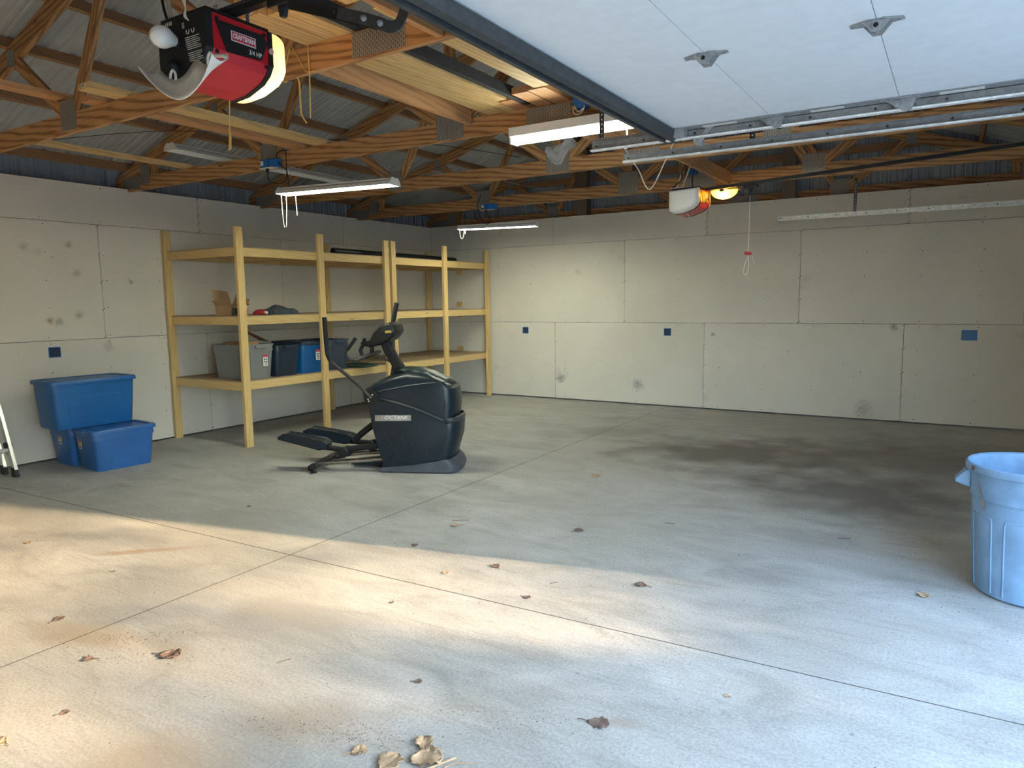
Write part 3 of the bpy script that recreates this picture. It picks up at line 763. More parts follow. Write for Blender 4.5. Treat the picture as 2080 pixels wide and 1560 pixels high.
# ------------------------------------------------------------------ garage door openers
def opener(label, loc, damaged, lit=True):
    """head centred on loc (middle of the face towards the door, bottom edge); door lies towards +x"""
    t = thing('garage_door_opener', label, 'door opener', loc)
    hw = 0.165
    # xz outline: front face, rounded lower edge, belly sloping back
    prof = [(0, 0.245), (0.002, 0.11), (-0.02, 0.075), (-0.06, 0.045), (-0.16, 0.012), (-0.25, 0.004), (-0.295, 0.03), (-0.305, 0.08), (-0.305, 0.235)]
    def ring(y, s, dz=0.0):
        cx, cz = -0.155, 0.15
        return [(cx+(px-cx)*s, y, cz+(pz-cz)*s+dz) for px, pz in prof]
    M().loft([ring(-hw+0.03, 1), ring(hw-0.035, 1)]).build('body', MT['red'], t, bevel=0.006)
    M().loft([ring(-hw-0.004, 0.95), ring(-hw, 1.015), ring(-hw+0.03, 1.015)]).build('end_plate', MT['black'], t, bevel=0.004)
    M().loft([ring(hw-0.035, 1.015), ring(hw-0.012, 1.015)]).build('end_plate', MT['black'], t, bevel=0.004)
    M().box(-0.30, -0.01, -hw+0.01, hw-0.02, 0.238, 0.262).build('top_pan', MT['black'], t, bevel=0.004)
    # side window with the badge
    bz = M().prism([(-0.125, 0.218), (0.10, 0.222), (0.125, 0.195), (0.088, 0.118), (-0.078, 0.108)], 'x', 0.0015, 0.005).build('badge_panel', MT['black'], t)
    pl_ = M().prism([(-0.055, 0.158), (0.062, 0.158), (0.062, 0.196), (-0.055, 0.196)], 'x', 0.005, 0.0068).build('name_plate', MT['paper'], bz)
    M().prism([(-0.052, 0.161), (0.059, 0.161), (0.059, 0.193), (-0.052, 0.193)], 'x', 0.0066, 0.0074).build('name_field', MT['badge_red'], bz)
    text_mesh('name_lettering', 'CRAFTSMAN', 0.026, MT['paper'], bz, (0.0078, 0.0035, 0.177), (R(90), 0, R(90)), sx=0.70, offset=0.0008)
    text_mesh('power_lettering', '3/4 HP', 0.026, MT['paper'], bz, (0.0056, 0.058, 0.135), (R(90), 0, R(90)), sx=0.88, offset=0.0)
    b = M()
    for y, z in ((-hw+0.05, 0.225), (hw-0.055, 0.225), (-hw+0.045, 0.10), (hw-0.05, 0.10)):
        b.tube([(0.000, y, z), (0.004, y, z)], 0.008, 8)
    b.build('screw_caps', MT['black'], t)
    M().tube([(0.004, hw-0.026, 0.168), (0.010, hw-0.026, 0.168)], 0.012, 12).build('button', plain_pink, t)
    # lit lens on the far end
    rings = [ring(hw-0.012, 1.0)] + [ring(hw-0.012+0.118*math.sin(R(9*k)), 0.42+0.58*math.cos(R(9*k))) for k in range(1, 11)]
    M().loft(rings, False, True).build('lit_lens' if lit else 'dark_lens', MT['lens_lit'] if lit else MT['lens'], t, smooth=True)
    if lit: bulb_light(t, (-0.14, hw+0.045, 0.11), BULB_WATTS, (1.0, 0.62, 0.28))
    if not damaged:
        rings = [ring(-hw-0.004, 1.0), ring(-hw-0.04, 0.99), ring(-hw-0.075, 0.93), ring(-hw-0.095, 0.80), ring(-hw-0.102, 0.6), ring(-hw-0.104, 0.3)]
        M().loft(rings, False, True).build('dark_lens', MT['lens'], t, smooth=True)
    else:
        bl = M()
        c = (-0.165, -hw, 0.150)
        bl.lathe([(0.0, -0.120), (0.020, -0.116), (0.035, -0.102), (0.0425, -0.080), (0.040, -0.060), (0.029, -0.040), (0.020, -0.022), (0.018, 0.0)], 24, c, 'y')
        bb = bl.build('light_bulb', MT['bulb'], t, smooth=True)
        M().lathe([(0.019, -0.024), (0.021, -0.020), (0.021, 0.002)], 16, c, 'y', True, True).build('socket', MT['black'], t, smooth=True)
        M().lathe([(0.0, -0.050), (0.020, -0.046), (0.026, -0.03), (0.022, -0.004), (0.02, 0.0)], 16, (-0.185, -hw, 0.06), 'y').build('socket', MT['black'], t, smooth=True)
        # rating label: pale rows of small print and two bulb symbols
        pr = M(); yy = -hw-0.0052
        for r in range(13):
            if r == 7: continue
            x0, x1 = -0.125 + r*0.002, -0.035 + r*0.0015
            pr.box(x0, x1-0.012*(r % 3 == 1), yy-0.0006, yy, 0.155-r*0.0075, 0.158-r*0.0075)
        for k in range(2):
            cx = -0.105+k*0.032
            pr.tube([(cx+0.009*math.cos(a), yy, 0.18+0.010*math.sin(a)) for a in [R(150+30*i) for i in range(9)]], 0.0016, 4)
        for k in range(4): pr.box(-0.14+k*0.001, -0.125+k*0.001, yy-0.0006, yy, 0.213-k*0.006, 0.216-k*0.006)
        for k in range(4): pr.box(-0.245+k*0.012, -0.239+k*0.012, yy-0.0006, yy, 0.222, 0.236)
        pr.build('rating_print', MT['white_dim'], t)['kind'] = 'stuff'
    return t
plain_pink = plain('pale_pink_button', (0.62, 0.36, 0.32), 0.4)
op1 = opener('red and black garage door opener with one bare bulb and its loose lens hanging', (-2.5, 2.0, 2.465), True)
op2 = opener('garage door opener hung before the back wall with white lens still on', (-2.215, 7.31, 2.425), False, False)

# loose lens hanging from the damaged opener: curved milky shell with clip tabs
t = op1
near = [(-2.742, 2.505), (-2.683, 2.448), (-2.595, 2.384), (-2.507, 2.345), (-2.432, 2.348), (-2.356, 2.385), (-2.312, 2.435), (-2.292, 2.468)]
far = [(-2.745, 2.512), (-2.712, 2.487), (-2.655, 2.462), (-2.590, 2.475), (-2.520, 2.515), (-2.470, 2.488), (-2.410, 2.478), (-2.330, 2.488)]
m = M()
rows = []
for k in range(5):
    a = k/4
    rows.append([((n[0]*(1-a)+f[0]*a), 1.70+0.10*a, n[1]*(1-a)+f[1]*a - 0.018*math.sin(math.pi*a)) for n, f in zip(near, far)])
def dense(row):
    return [tuple(p) for p in catmull([Vector(p) for p in row], 4)]
m.loft([dense(r) for r in rows], False, False, False)
o = m.build('loose_lens', MT['lens'], t, smooth=True, world=True, solid=0.004)
L = op1.location
for px, pz in ((-2.672, 2.462), (-2.435, 2.484)):
    m = M()
    m.tube([(px-0.016-L.x, 1.80-L.y, pz-L.z), (px-0.016-L.x, 1.80-L.y, pz+0.025-L.z), (px-L.x, 1.80-L.y, pz+0.042-L.z), (px+0.016-L.x, 1.80-L.y, pz+0.025-L.z), (px+0.016-L.x, 1.80-L.y, pz-L.z)], 0.005, 6, smooth_steps=4)
    m.build('clip_tab', MT['lens'], o)
m = M()
m.tube([(-2.335-L.x, 1.79-L.y, 2.485-L.z), (-2.36-L.x, 1.815-L.y, 2.505-L.z), (-2.48-L.x, 1.845-L.y, 2.535-L.z)], 0.007, 6)
m.build('lens_hinge', MT['lens'], o)
# wires and mounting straps of both openers
m = M()
for dx in (0, 0.014, 0.028):
    m.tube([(-2.63+dx, 1.83, 2.86), (-2.62+dx*0.7, 1.825, 2.77), (-2.595, 1.82, 2.725), (-2.60+dx*0.4, 1.815, 2.695), (-2.575, 1.815, 2.675)], 0.0028, 5, smooth_steps=4)
m.build('bell_wire', MT['cord_white'], op1, world=True)
M().tube([(-2.90, 1.92, 2.90), (-2.865, 1.91, 2.80), (-2.82, 1.90, 2.735), (-2.78, 1.90, 2.70)], 0.006, 6, smooth_steps=4).build('power_cord', MT['black'], op1, world=True)
for q in ((-2.80, -2.775, 1.88, 1.884, 2.70, 2.87), (-2.80, -2.775, 2.10, 2.104, 2.70, 2.87), (-2.545, -2.525, 2.06, 2.063, 2.69, 2.80)):
    M().box(*q).build('hanger_strap', MT['galv'], op1, world=True)
m = M()
m.tube([(-2.36, 7.2, 2.97), (-2.42, 7.2, 2.85), (-2.43, 7.2, 2.77), (-2.53, 7.2, 2.69), (-2.535, 7.2, 2.65)], 0.006, 6, smooth_steps=4)
m.tube([(-2.30, 7.2, 2.99), (-2.29, 7.2, 2.88), (-2.315, 7.2, 2.775), (-2.308, 7.2, 2.665)], 0.006, 6, smooth_steps=4)
m.build('power_cord', MT['black'], op2, world=True)
M().prism([(-2.40, 2.935), (-2.412, 2.935), (-2.515, 2.665), (-2.50, 2.665)], 'y', 7.25, 7.254).build('hanger_strap', MT['white_dim'], op2, world=True)
M().prism([(-2.36, 2.935), (-2.372, 2.935), (-2.46, 2.70), (-2.445, 2.70)], 'y', 7.30, 7.304).build('hanger_strap', MT['white_dim'], op2, world=True)
M().box(-2.53, -2.41, 7.19, 7.20, 2.662, 2.70).build('hanger_bracket', MT['white_dim'], op2, world=True)
M().tube([(-2.33, 7.1, 2.432), (-2.303, 7.1, 2.385), (-2.235, 7.1, 2.352)], 0.002, 5, smooth_steps=4).build('antenna_wire', MT['cord_white'], op2, world=True)

def rail(label, op, p0, p1, trolley_x, arm):
    t = thing('opener_rail', label, 'opener rail', p0)
    d = Vector(p1)-Vector(p0)
    def at(x): return p0[2] + d.z*(x-p0[0])/d.x
    y = p0[1]
    board('rail_bar', p0, p1, 0.034, 0.030, (0, 0, 1), MT['black'], t)
    m = M(); x = p0[0]+0.01
    while x < p0[0]+0.20:
        m.tube([(x, y-0.024, at(x)+0.012), (x, y+0.024, at(x)+0.012)], 0.006, 6); x += 0.0135
    m.build('chain', MT['black_matte'], t, world=True)
    m = M(); z = at(trolley_x)
    m.box(trolley_x-0.065, trolley_x+0.065, y-0.028, y+0.028, z-0.048, z-0.014)
    tr = m.build('trolley', MT['black'], t, world=True, bevel=0.006)
    m = M(); m.prism([(trolley_x-0.022, z-0.045), (trolley_x+0.018, z-0.045), (trolley_x+0.008, z-0.085), (trolley_x-0.012, z-0.085)], 'y', y-0.010, y+0.010)
    m.build('release_lever', MT['black_matte'], t, world=True)
    if arm:
        # straight arm and the curved arm bolted to the door
        yy = y-0.03
        m = M(); m.prism([(-2.20, 2.725), (-2.20, 2.688), (-1.76, 2.525), (-1.755, 2.562)], 'y', yy+0.006, yy+0.011)
        sa = m.build('straight_arm', MT['black'], t, world=True)
        cen = catmull([Vector((a, 0, b)) for a, b in ((-1.94, 2.618), (-1.81, 2.570), (-1.735, 2.538), (-1.695, 2.520), (-1.662, 2.522), (-1.640, 2.548), (-1.615, 2.600), (-1.60, 2.66))], 4)
        up_, dn_ = [], []
        for i, c in enumerate(cen):
            tg = (cen[min(i+1, len(cen)-1)]-cen[max(i-1, 0)]).normalized(); n = Vector((-tg.z, 0, tg.x))
            up_.append((c+n*0.020)); dn_.append((c-n*0.020))
        rings = [[(a.x, yy, a.z), (a.x, yy+0.005, a.z), (b.x, yy+0.005, b.z), (b.x, yy, b.z)] for a, b in zip(up_, dn_)]
        ca = M().loft(rings).build('curved_arm', MT['galv_dark'], t, world=True)
        L = t.location
        b = M()
        for a, zz in ((-1.81, 2.571), (-1.735, 2.539)):
            b.lathe([(0.0, -0.016), (0.008, -0.014), (0.011, -0.005), (0.011, 0)], 6, (a-L.x, yy-L.y, zz-L.z), 'y')
        b.build('arm_bolts', MT['galv'], ca)
        b = M()
        for k in range(6):
            a = -1.955+k*0.027; zz = 2.6235-(a+1.955)*0.368
            b.tube([(a-L.x, yy-0.001-L.y, zz-L.z), (a-L.x, yy+0.0005-L.y, zz-L.z)], 0.0055, 8)
        for k in range(5):
            b.tube([(-1.628+k*0.0055-L.x, yy-0.001-L.y, 2.58+k*0.011-L.z), (-1.628+k*0.0055-L.x, yy+0.0005-L.y, 2.58+k*0.011-L.z)], 0.003, 6)
        b.build('arm_holes', MT['subbase'], ca)
    return t
rail('black steel rail and arm joining the damaged red opener to the open door', op1, (-2.62, 2.0, 2.757), (0.95, 2.0, 2.80), -2.25, True)
r2 = rail('long black opener rail crossing in front of the back wall', op2, (-2.205, 7.31, 2.671), (0.95, 7.31, 2.826), -1.765, False)
m = M(); m.tube([(-1.77, 7.31, 2.57), (-1.776, 7.31, 2.03)], 0.0025, 5)
m.tube([(-1.776, 7.31, 2.00), (-1.80, 7.31, 1.93), (-1.82, 7.31, 1.85), (-1.80, 7.31, 1.805), (-1.775, 7.31, 1.84), (-1.772, 7.31, 1.92), (-1.776, 7.31, 2.0)], 0.0025, 5, smooth_steps=4)
m.tube([(-1.765, 7.31, 2.01), (-1.735, 7.31, 1.98), (-1.72, 7.31, 1.92)], 0.0025, 5, smooth_steps=4)
cord = m.build('release_cord', MT['cord_white'], r2, world=True)
m = M(); m.tube([(-1.81, 7.31, 2.022), (-1.745, 7.31, 2.012)], [0.014, 0.014], 8); m.lathe([(0.006, -0.02), (0.02, -0.008), (0.02, 0.008), (0.006, 0.02)], 8, (-1.776, 7.31, 2.017))
m.build('release_handle', MT['badge_red'], r2, world=True)
# amber light under the second rail
lamp = thing('amber_lamp', 'glowing amber lens under the black rail near the back wall', 'lamp', (-2.06, 7.44, 2.585))
rings = []
for k in range(6):
    a = k/5*math.pi/2*0.92
    rings.append([(0.135*math.cos(a)*math.cos(b), 0.07*math.cos(a)*math.sin(b), 0.078-0.085*math.sin(a)) for b in [2*math.pi*i/20 for i in range(20)]])
M().loft(rings, False, True).build('lens', MT['lens_amber'], lamp, smooth=True)
bulb_light(lamp, (0, 0, 0.05), BULB_WATTS*2.0, (1.0, 0.66, 0.25), 0.02)
M().box(-0.138, 0.16, -0.075, 0.075, 0.079, 0.092).build('pan', MT['post_dark'], lamp, bevel=0.004)
M().box(-0.02, 0.02, -0.10, -0.06, 0.06, 0.09).build('bracket', MT['black'], lamp)

# ------------------------------------------------------------------ fluorescent fixtures
def fixture(label, loc, rz, ln, reflector=True, lit=True, chains=None, cords=None, group=None):
    t = thing('fluorescent_fixture', label, 'light fixture', loc, rz, group)
    h = ln/2
    wm = MT['white'] if lit else MT['white_dim']
    if reflector:
        out = [(-0.085, 0.0), (-0.062, 0.030), (-0.03, 0.048), (0.0, 0.040), (0.03, 0.048), (0.062, 0.030), (0.085, 0.0)]
        M().loft([[(-h, a, b) for a, b in out], [(h, a, b) for a, b in out]], False, False, False).build('reflector', wm, t, solid=0.002)
        M().prism([(-0.028, 0.046), (-0.026, 0.062), (0.026, 0.062), (0.028, 0.046)], 'x', -h+0.02, h-0.02).build('ballast_cover', wm, t)
        cap = [(-0.088, -0.002), (-0.082, 0.026), (-0.05, 0.062), (-0.02, 0.064), (0.0, 0.054), (0.02, 0.064), (0.05, 0.062), (0.082, 0.026), (0.088, -0.002)]
        for s in (-1, 1):
            M().prism(cap, 'x', s*h-0.004, s*h+0.006).build('end_cap', wm, t)
        tz = 0.014
    else:
        M().prism([(-0.034, 0.045), (-0.055, 0.052), (-0.055, 0.116), (0.055, 0.116), (0.055, 0.052), (0.034, 0.045)], 'x', -h, h).build('housing', wm, t, bevel=0.003)
        for s in (-1, 1):
            M().box(s*(h-0.012)-0.008, s*(h-0.012)+0.008, -0.052, 0.052, 0.0, 0.047).build('end_cap', wm, t, bevel=0.003)
        tz = 0.022
    if lit:
        for s in (-1, 1):
            M().tube([(-h+0.012, s*0.034, tz), (h-0.012, s*0.034, tz)], 0.0165, 12).build('tube', MT['fluor'] if reflector else MT['fluor_near'], t, smooth=True)
    for cx, top, dy in (chains or []):
        m = M(); z = 0.06; k = 0
        while z < top:
            a = 0.004; i0 = len(m.v)
            if k % 2: m.tube([(cx-a, 0, z), (cx-a, 0, z+0.02), (cx+a, 0, z+0.02), (cx+a, 0, z), (cx-a, 0, z)], 0.0013, 4)
            else: m.tube([(cx, -a, z), (cx, -a, z+0.02), (cx, a, z+0.02), (cx, a, z), (cx, -a, z)], 0.0013, 4)
            m.v[i0:] = [(q[0], q[1]+dy*(q[2]-0.06)/(top-0.06), q[2]) for q in m.v[i0:]]
            z += 0.018; k += 1
        m.build('chain', MT['galv'], t)
    for c in (cords or []):
        M().tube(c, 0.0032, 6, smooth_steps=5).build('pull_cord', MT['cord_white'], t)
    return t
fixture('lit hanging fluorescent fixture with long looped cord near the shelf post tops', (-4.77, 4.745, 2.585), math.atan2(0.19, 1.22), 1.22, chains=[(-0.50, 0.27, 0.0), (0.51, 0.27, -0.13)],
        cords=[[(-0.60, -0.02, 0.0), (-0.598, -0.02, -0.15), (-0.585, -0.02, -0.28), (-0.572, -0.02, -0.295), (-0.56, -0.02, -0.28), (-0.548, -0.02, -0.15), (-0.545, -0.02, 0.0)], [(-0.44, -0.02, 0.0), (-0.43, -0.02, -0.20)]], group='lit shop lights')
fixture('lit fluorescent fixture hanging by the back corner of the garage', (-5.39, 8.36, 2.57), math.atan2(0.27, 1.08), 1.12, chains=[(-0.52, 0.285, 0.05), (-0.42, 0.285, 0.03), (0.44, 0.285, -0.16)],
        cords=[[(-0.545, -0.03, 0.0), (-0.54, -0.03, -0.08), (-0.525, -0.03, -0.12), (-0.505, -0.03, -0.12), (-0.485, -0.03, -0.07), (-0.48, -0.03, 0.0)], [(-0.465, -0.03, 0.0), (-0.462, -0.03, -0.06)]], group='lit shop lights')
fixture('bright fluorescent strip fixture fixed under a truss beside the open door', (-2.24, 4.64, 2.722), 0.0, 1.22, reflector=False, group='lit shop lights')
fixture('unlit dusty white fixture laid flat across two truss chords', (-6.26, 5.33, 3.0), R(92), 2.44, reflector=True, lit=False)

# ------------------------------------------------------------------ blue electrical boxes
def truss_box(label, x, y, z, cordpts, plug=True):
    t = thing('outlet_box', label, 'outlet box', (x, y, z))
    M().box(-0.11, -0.01, -0.05, 0.012, 0.0, 0.075).build('box', MT['box_blue'], t, bevel=0.006)
    M().box(0.0, 0.12, -0.045, 0.012, -0.004, 0.07).build('box', MT['box_blue'], t, bevel=0.006)
    M().box(-0.125, 0.06, -0.055, 0.016, -0.008, -0.001).build('outlet_face', MT['white_dim'], t)
    M().box(-0.10, -0.065, -0.0525, -0.05, 0.02, 0.06).build('sticker', MT['paper'], t)
    if plug:
        M().tube([(-0.04, -0.025, -0.008), (-0.04, -0.025, -0.05)], [0.016, 0.012], 8).build('plug', MT['black'], t)
    for c in cordpts:
        M().tube(c, 0.0045, 6, smooth_steps=5).build('cord', MT['black'], t, world=True)
    return t
truss_box('blue outlet box with black plug on the truss by the hanging light', -5.50, 4.665, 2.845,
          [[(-5.54, 4.64, 2.80), (-5.53, 4.64, 2.74), (-5.45, 4.64, 2.70), (-5.36, 4.65, 2.695), (-5.31, 4.66, 2.73), (-5.305, 4.66, 2.80), (-5.30, 4.655, 2.97)], [(-5.28, 4.64, 2.97), (-5.376, 4.64, 2.975), (-5.406, 4.64, 2.925), (-5.345, 4.64, 2.838), (-5.295, 4.65, 2.80), (-5.305, 4.68, 2.70), (-5.32, 4.72, 2.655)]])
truss_box('blue outlet box on the truss above the light by the corner', -5.45, 8.265, 2.815,
          [[(-5.49, 8.24, 2.77), (-5.44, 8.26, 2.66), (-5.55, 8.30, 2.63), (-5.63, 8.28, 2.74), (-5.64, 8.25, 2.90), (-5.58, 8.25, 3.02)], [(-5.63, 8.26, 2.75), (-5.72, 8.35, 2.68)]])
t = thing('junction_box', 'open blue junction box with loose wires beside the open door edge', 'junction box', (-2.29, 4.655, 2.90))
M().box(-0.05, 0.05, -0.045, 0.022, 0.0, 0.09).build('box', MT['box_blue'], t, bevel=0.006)
m = M()
m.tube([(-0.03, -0.03, 0.09), (-0.035, -0.03, 0.14), (-0.02, -0.02, 0.16)], 0.004, 6, smooth_steps=4)
m.tube([(0.0, -0.03, 0.09), (0.03, -0.03, 0.13), (0.06, -0.03, 0.08), (0.08, -0.03, 0.03), (0.12, -0.02, 0.06)], 0.004, 6, smooth_steps=4)
m.tube([(-0.04, -0.05, 0.01), (-0.035, -0.055, -0.03), (0.0, -0.055, -0.045), (0.035, -0.05, -0.02), (0.045, -0.05, 0.01)], 0.003, 5, smooth_steps=4)
m.tube([(-0.02, -0.05, 0.005), (0.0, -0.055, -0.025), (0.04, -0.05, -0.005)], 0.003, 5, smooth_steps=4)
m.build('wire', MT['cord_white'], t)
M().tube([(-0.025, -0.06, 0.012), (-0.012, -0.062, -0.014)], [0.009, 0.006], 6).build('wire_nut', MT['yellow'], t)
t = tag(M().box(-0.04, 0.04, -0.03, 0.03, -0.03, 0.03).build('ceiling_box', MT['box_blue'], bevel=0.006, loc=(-2.635, 8.24, 3.016)), 'small blue box on the truss above the second opener', 'junction box')

def wall_box(label, loc, axis, w, h):
    t = thing('wall_box', label, 'outlet box', loc)
    def B(u0, u1, d0, d1, z0, z1, name, mt):
        m = M()
        if axis == 'y': m.box(u0, u1, -d1, -d0, z0, z1)      # on the back wall, facing -y
        else: m.box(d0, d1, u0, u1, z0, z1)                  # on the left wall, facing +x
        return m.build(name, mt, t)
    for a in (-1, 1):
        B(a*w/2-0.004, a*w/2+0.004, 0.0006, 0.006, -h/2, h/2, 'rim', MT['box_blue'])
        B(-w/2, w/2, 0.0006, 0.006, a*h/2-0.004, a*h/2+0.004, 'rim', MT['box_blue'])
    B(-w/2, w/2, 0.0004, 0.0016, -h/2, h/2, 'back', MT['box_dark'])
    m = M()
    for k in range(3):
        pts = [(-w*0.32, -h*0.2+k*h*0.12), (0, h*(0.25-0.2*k)), (w*0.3, h*(0.1-0.12*k)), (w*0.1, -h*0.25)]
        if axis == 'y': m.tube([(a, -0.006, b) for a, b in pts], 0.004, 5, smooth_steps=4)
        else: m.tube([(0.006, a, b) for a, b in pts], 0.004, 5, smooth_steps=4)
    m.build('wire', MT['tote_slate'], t)
    return t
wall_box('open blue outlet box in the wall above the stacked totes', (XL, 3.775, 1.115), 'x', 0.11, 0.10)
wall_box('open blue outlet box in the back wall beside the shelf end', (-5.985, YB, 1.10), 'y', 0.10, 0.095)
wall_box('open blue outlet box midway along the back wall', (-3.575, YB, 1.10), 'y', 0.10, 0.10)
wb = thing('wall_box', 'wide blue covered outlet box on the back wall towards the doors', 'outlet box', (0.145, YB, 1.105))
M().box(-0.08, 0.08, -0.008, -0.0005, -0.062, 0.062).build('box', MT['tote_deep'], wb, bevel=0.003)
M().box(-0.065, 0.065, -0.011, -0.008, -0.05, 0.05).build('cover', MT['tote_deep'], wb, bevel=0.002)

# ------------------------------------------------------------------ lumber stored on the truss chords
CT = 2.981
def lumber(x0, x1, y0, y1, z0, z1, mt, label, sticker=False, group=None):
    t = thing('lumber_board', label, 'board', ((x0+x1)/2, y0, z0), group=group)
    ybox_board('plank', x0, x1, y0, y1, z0, z1, MT[mt], t)
    if sticker:
        w = x1-x0
        M().box(-w*0.14, w*0.18, -0.0016, -0.0002, (z1-z0)*0.2, (z1-z0)*0.8).build('price_sticker', MT['paper'], t)
        m = M()
        for k in range(4): m.box(-w*0.11+k*w*0.065, -w*0.11+k*w*0.065+w*0.03, -0.0022, -0.0014, (z1-z0)*0.28, (z1-z0)*0.72)
        m.build('barcode', MT['print'], t)
    return t
lumber(-4.94, -4.80, 2.64, 4.86, CT, CT+0.038, 'lumber', 'pale plank with barcode sticker on its end, beside the hanging lens', True)
lumber(-5.22, -5.08, 2.80, 4.92, CT, CT+0.038, 'lumber_red', 'reddish plank laid flat over two chords beside the pale stickered plank')
lumber(-6.87, -6.78, 2.70, 4.93, CT, CT+0.038, 'lumber', 'narrow brace plank over the chords near the left wall')
lumber(-5.73, -5.61, 2.44, 3.00, 3.09, 3.128, 'lumber_red', 'short reddish block with sticker sitting above a truss plate', True)
lumber(-3.09, -2.935, 2.46, 4.80, CT, CT+0.038, 'lumber', 'wide pale plank with sticker behind the red opener, lowest of its stack', True)
lumber(-3.07, -2.93, 2.42, 4.60, CT+0.039, CT+0.077, 'lumber', 'pale plank lying on top of the wide stickered plank', True)
lumber(-2.925, -2.84, 2.50, 4.78, CT, CT+0.038, 'lumber', 'narrow pale plank beside the wide stickered plank')
lumber(-2.835, -2.75, 2.52, 4.40, CT, CT+0.038, 'lumber', 'narrow pale plank between the wide planks and the charred board')
lumber(-3.27, -3.232, 2.94, 4.665, 2.93, 3.06, 'lumber_red', 'brown blocking board on edge between two trusses')
lumber(-2.72, -2.675, 2.15, 4.60, CT, CT+0.07, 'lumber_black', 'charred black board standing on edge among the pale planks')
lumber(-2.83, -2.72, 4.43, 6.66, CT, CT+0.038, 'lumber_red', 'plank with brown end beside the charred board')
lumber(-2.655, -2.53, 4.32, 6.62, CT, CT+0.045, 'lumber_red', 'thick plank with dark brown end lit from the strip light below')
lumber(-2.515, -2.385, 4.30, 6.60, CT, CT+0.045, 'lumber_red', 'thick plank with dark brown end closest to the blue junction box')
lumber(-2.45, -2.325, 2.72, 4.27, CT, CT+0.038, 'lumber', 'pale plank along the edge of the open door strut')
lumber(-2.31, -2.272, 2.70, 4.60, CT, CT+0.09, 'lumber_red', 'brown plank on edge beside the pale one along the door strut')
lumber(-2.19, -2.152, 1.20, 2.885, 2.845, 2.985, 'lumber_red', 'brown blocking board on edge butting against the twined truss')
lumber(-2.52, -2.38, 1.15, 2.62, CT, CT+0.038, 'lumber', 'plank end over the curved opener arm')
lumber(-2.26, -2.222, 6.515, 8.275, 2.845, 2.98, 'lumber_red', 'brown cross board on edge from which the far opener hangs')

# ------------------------------------------------------------------ twine, plastic film, loose cables on the trusses
m = M()
YT = 2.884
m.tube([(-3.741, YT, 2.99), (-3.742, YT, 2.91), (-3.75, YT, 2.75), (-3.76, YT, 2.63)], 0.0035, 6, smooth_steps=3)
m.tube([(-3.76, YT, 2.63), (-3.766, YT, 2.57), (-3.774, YT, 2.505)], 0.0045, 6)
m.tube([(-3.76, YT, 2.63), (-3.756, YT, 2.57), (-3.762, YT, 2.51)], 0.0045, 6)
tag(m.build('twine', MT['twine']), 'single frayed twine end hanging below the red opener', 'twine')
m = M()
m.tube([(-3.21, YT, 2.985), (-3.25, YT, 2.90), (-3.275, YT, 2.825), (-3.25, YT+0.01, 2.818)], 0.0035, 6, smooth_steps=4)
m.tube([(-3.19, YT, 2.99), (-3.13, YT, 2.90), (-3.09, YT, 2.845), (-3.03, YT, 2.835)], 0.0035, 6, smooth_steps=4)
m.tube([(-3.07, YT, 2.99), (-3.066, YT, 2.82), (-3.07, YT, 2.66), (-3.072, YT, 2.595)], 0.0035, 6, smooth_steps=4)
m.tube([(-3.16, YT, 2.825), (-3.148, YT, 2.79), (-3.145, YT, 2.68), (-3.14, YT, 2.625), (-3.105, YT, 2.575)], 0.0045, 6, smooth_steps=4)
tag(m.build('twine', MT['twine']), 'yellow twine crossed around a truss chord with two dangling tails', 'twine')
# clear film draped over the centre plate
rf = random.Random(5)
m = M(); n = 9
grid = []
for j in range(n):
    row = []
    for i in range(n):
        u, w = i/(n-1), j/(n-1)
        x = -3.57+0.34*u + rf.uniform(-0.015, 0.015)
        z = 3.12-0.055*math.sin(math.pi*u*2)-0.20*w*(1-abs(u-0.5)*1.3) + rf.uniform(-0.018, 0.018)
        row.append((x, 6.452+rf.uniform(-0.022, 0.006), z))
    grid.append(row)
m.loft(grid, False, False, False)
tag(m.build('plastic_film', MT['plastic_film']), 'crumpled clear plastic film snagged on a truss plate', 'plastic film')
m = M()
m.tube([(-1.99, 4.725, 2.84), (-1.985, 4.74, 2.62), (-2.4, 5.6, 2.86), (-2.62, 6.40, 2.85), (-2.566, 6.40, 2.77), (-2.454, 6.40, 2.583), (-2.316, 6.42, 2.83), (-2.25, 6.45, 2.99)], 0.0055, 6, smooth_steps=5)
tag(m.build('cable', MT['cord_white']), 'loose white cable hanging in a V beneath a truss', 'cable')
m = M()
m.tube([(-6.9, 3.3, 3.02), (-6.0, 4.0, 3.12), (-5.0, 4.69, 3.05), (-4.4, 5.6, 3.09), (-3.9, 6.5, 3.05)], 0.003, 5, smooth_steps=6)
tag(m.build('cable', MT['black']), 'thin dark wire strung loosely between the trusses', 'cable')
m = M()
m.tube([(-5.3, 6.5, 3.02), (-4.9, 7.1, 3.07), (-4.75, 7.8, 3.03), (-4.6, 8.28, 3.01)], 0.003, 5, smooth_steps=6)
tag(m.build('cable', MT['galv']), 'thin grey wire strung between two trusses near the corner', 'cable')

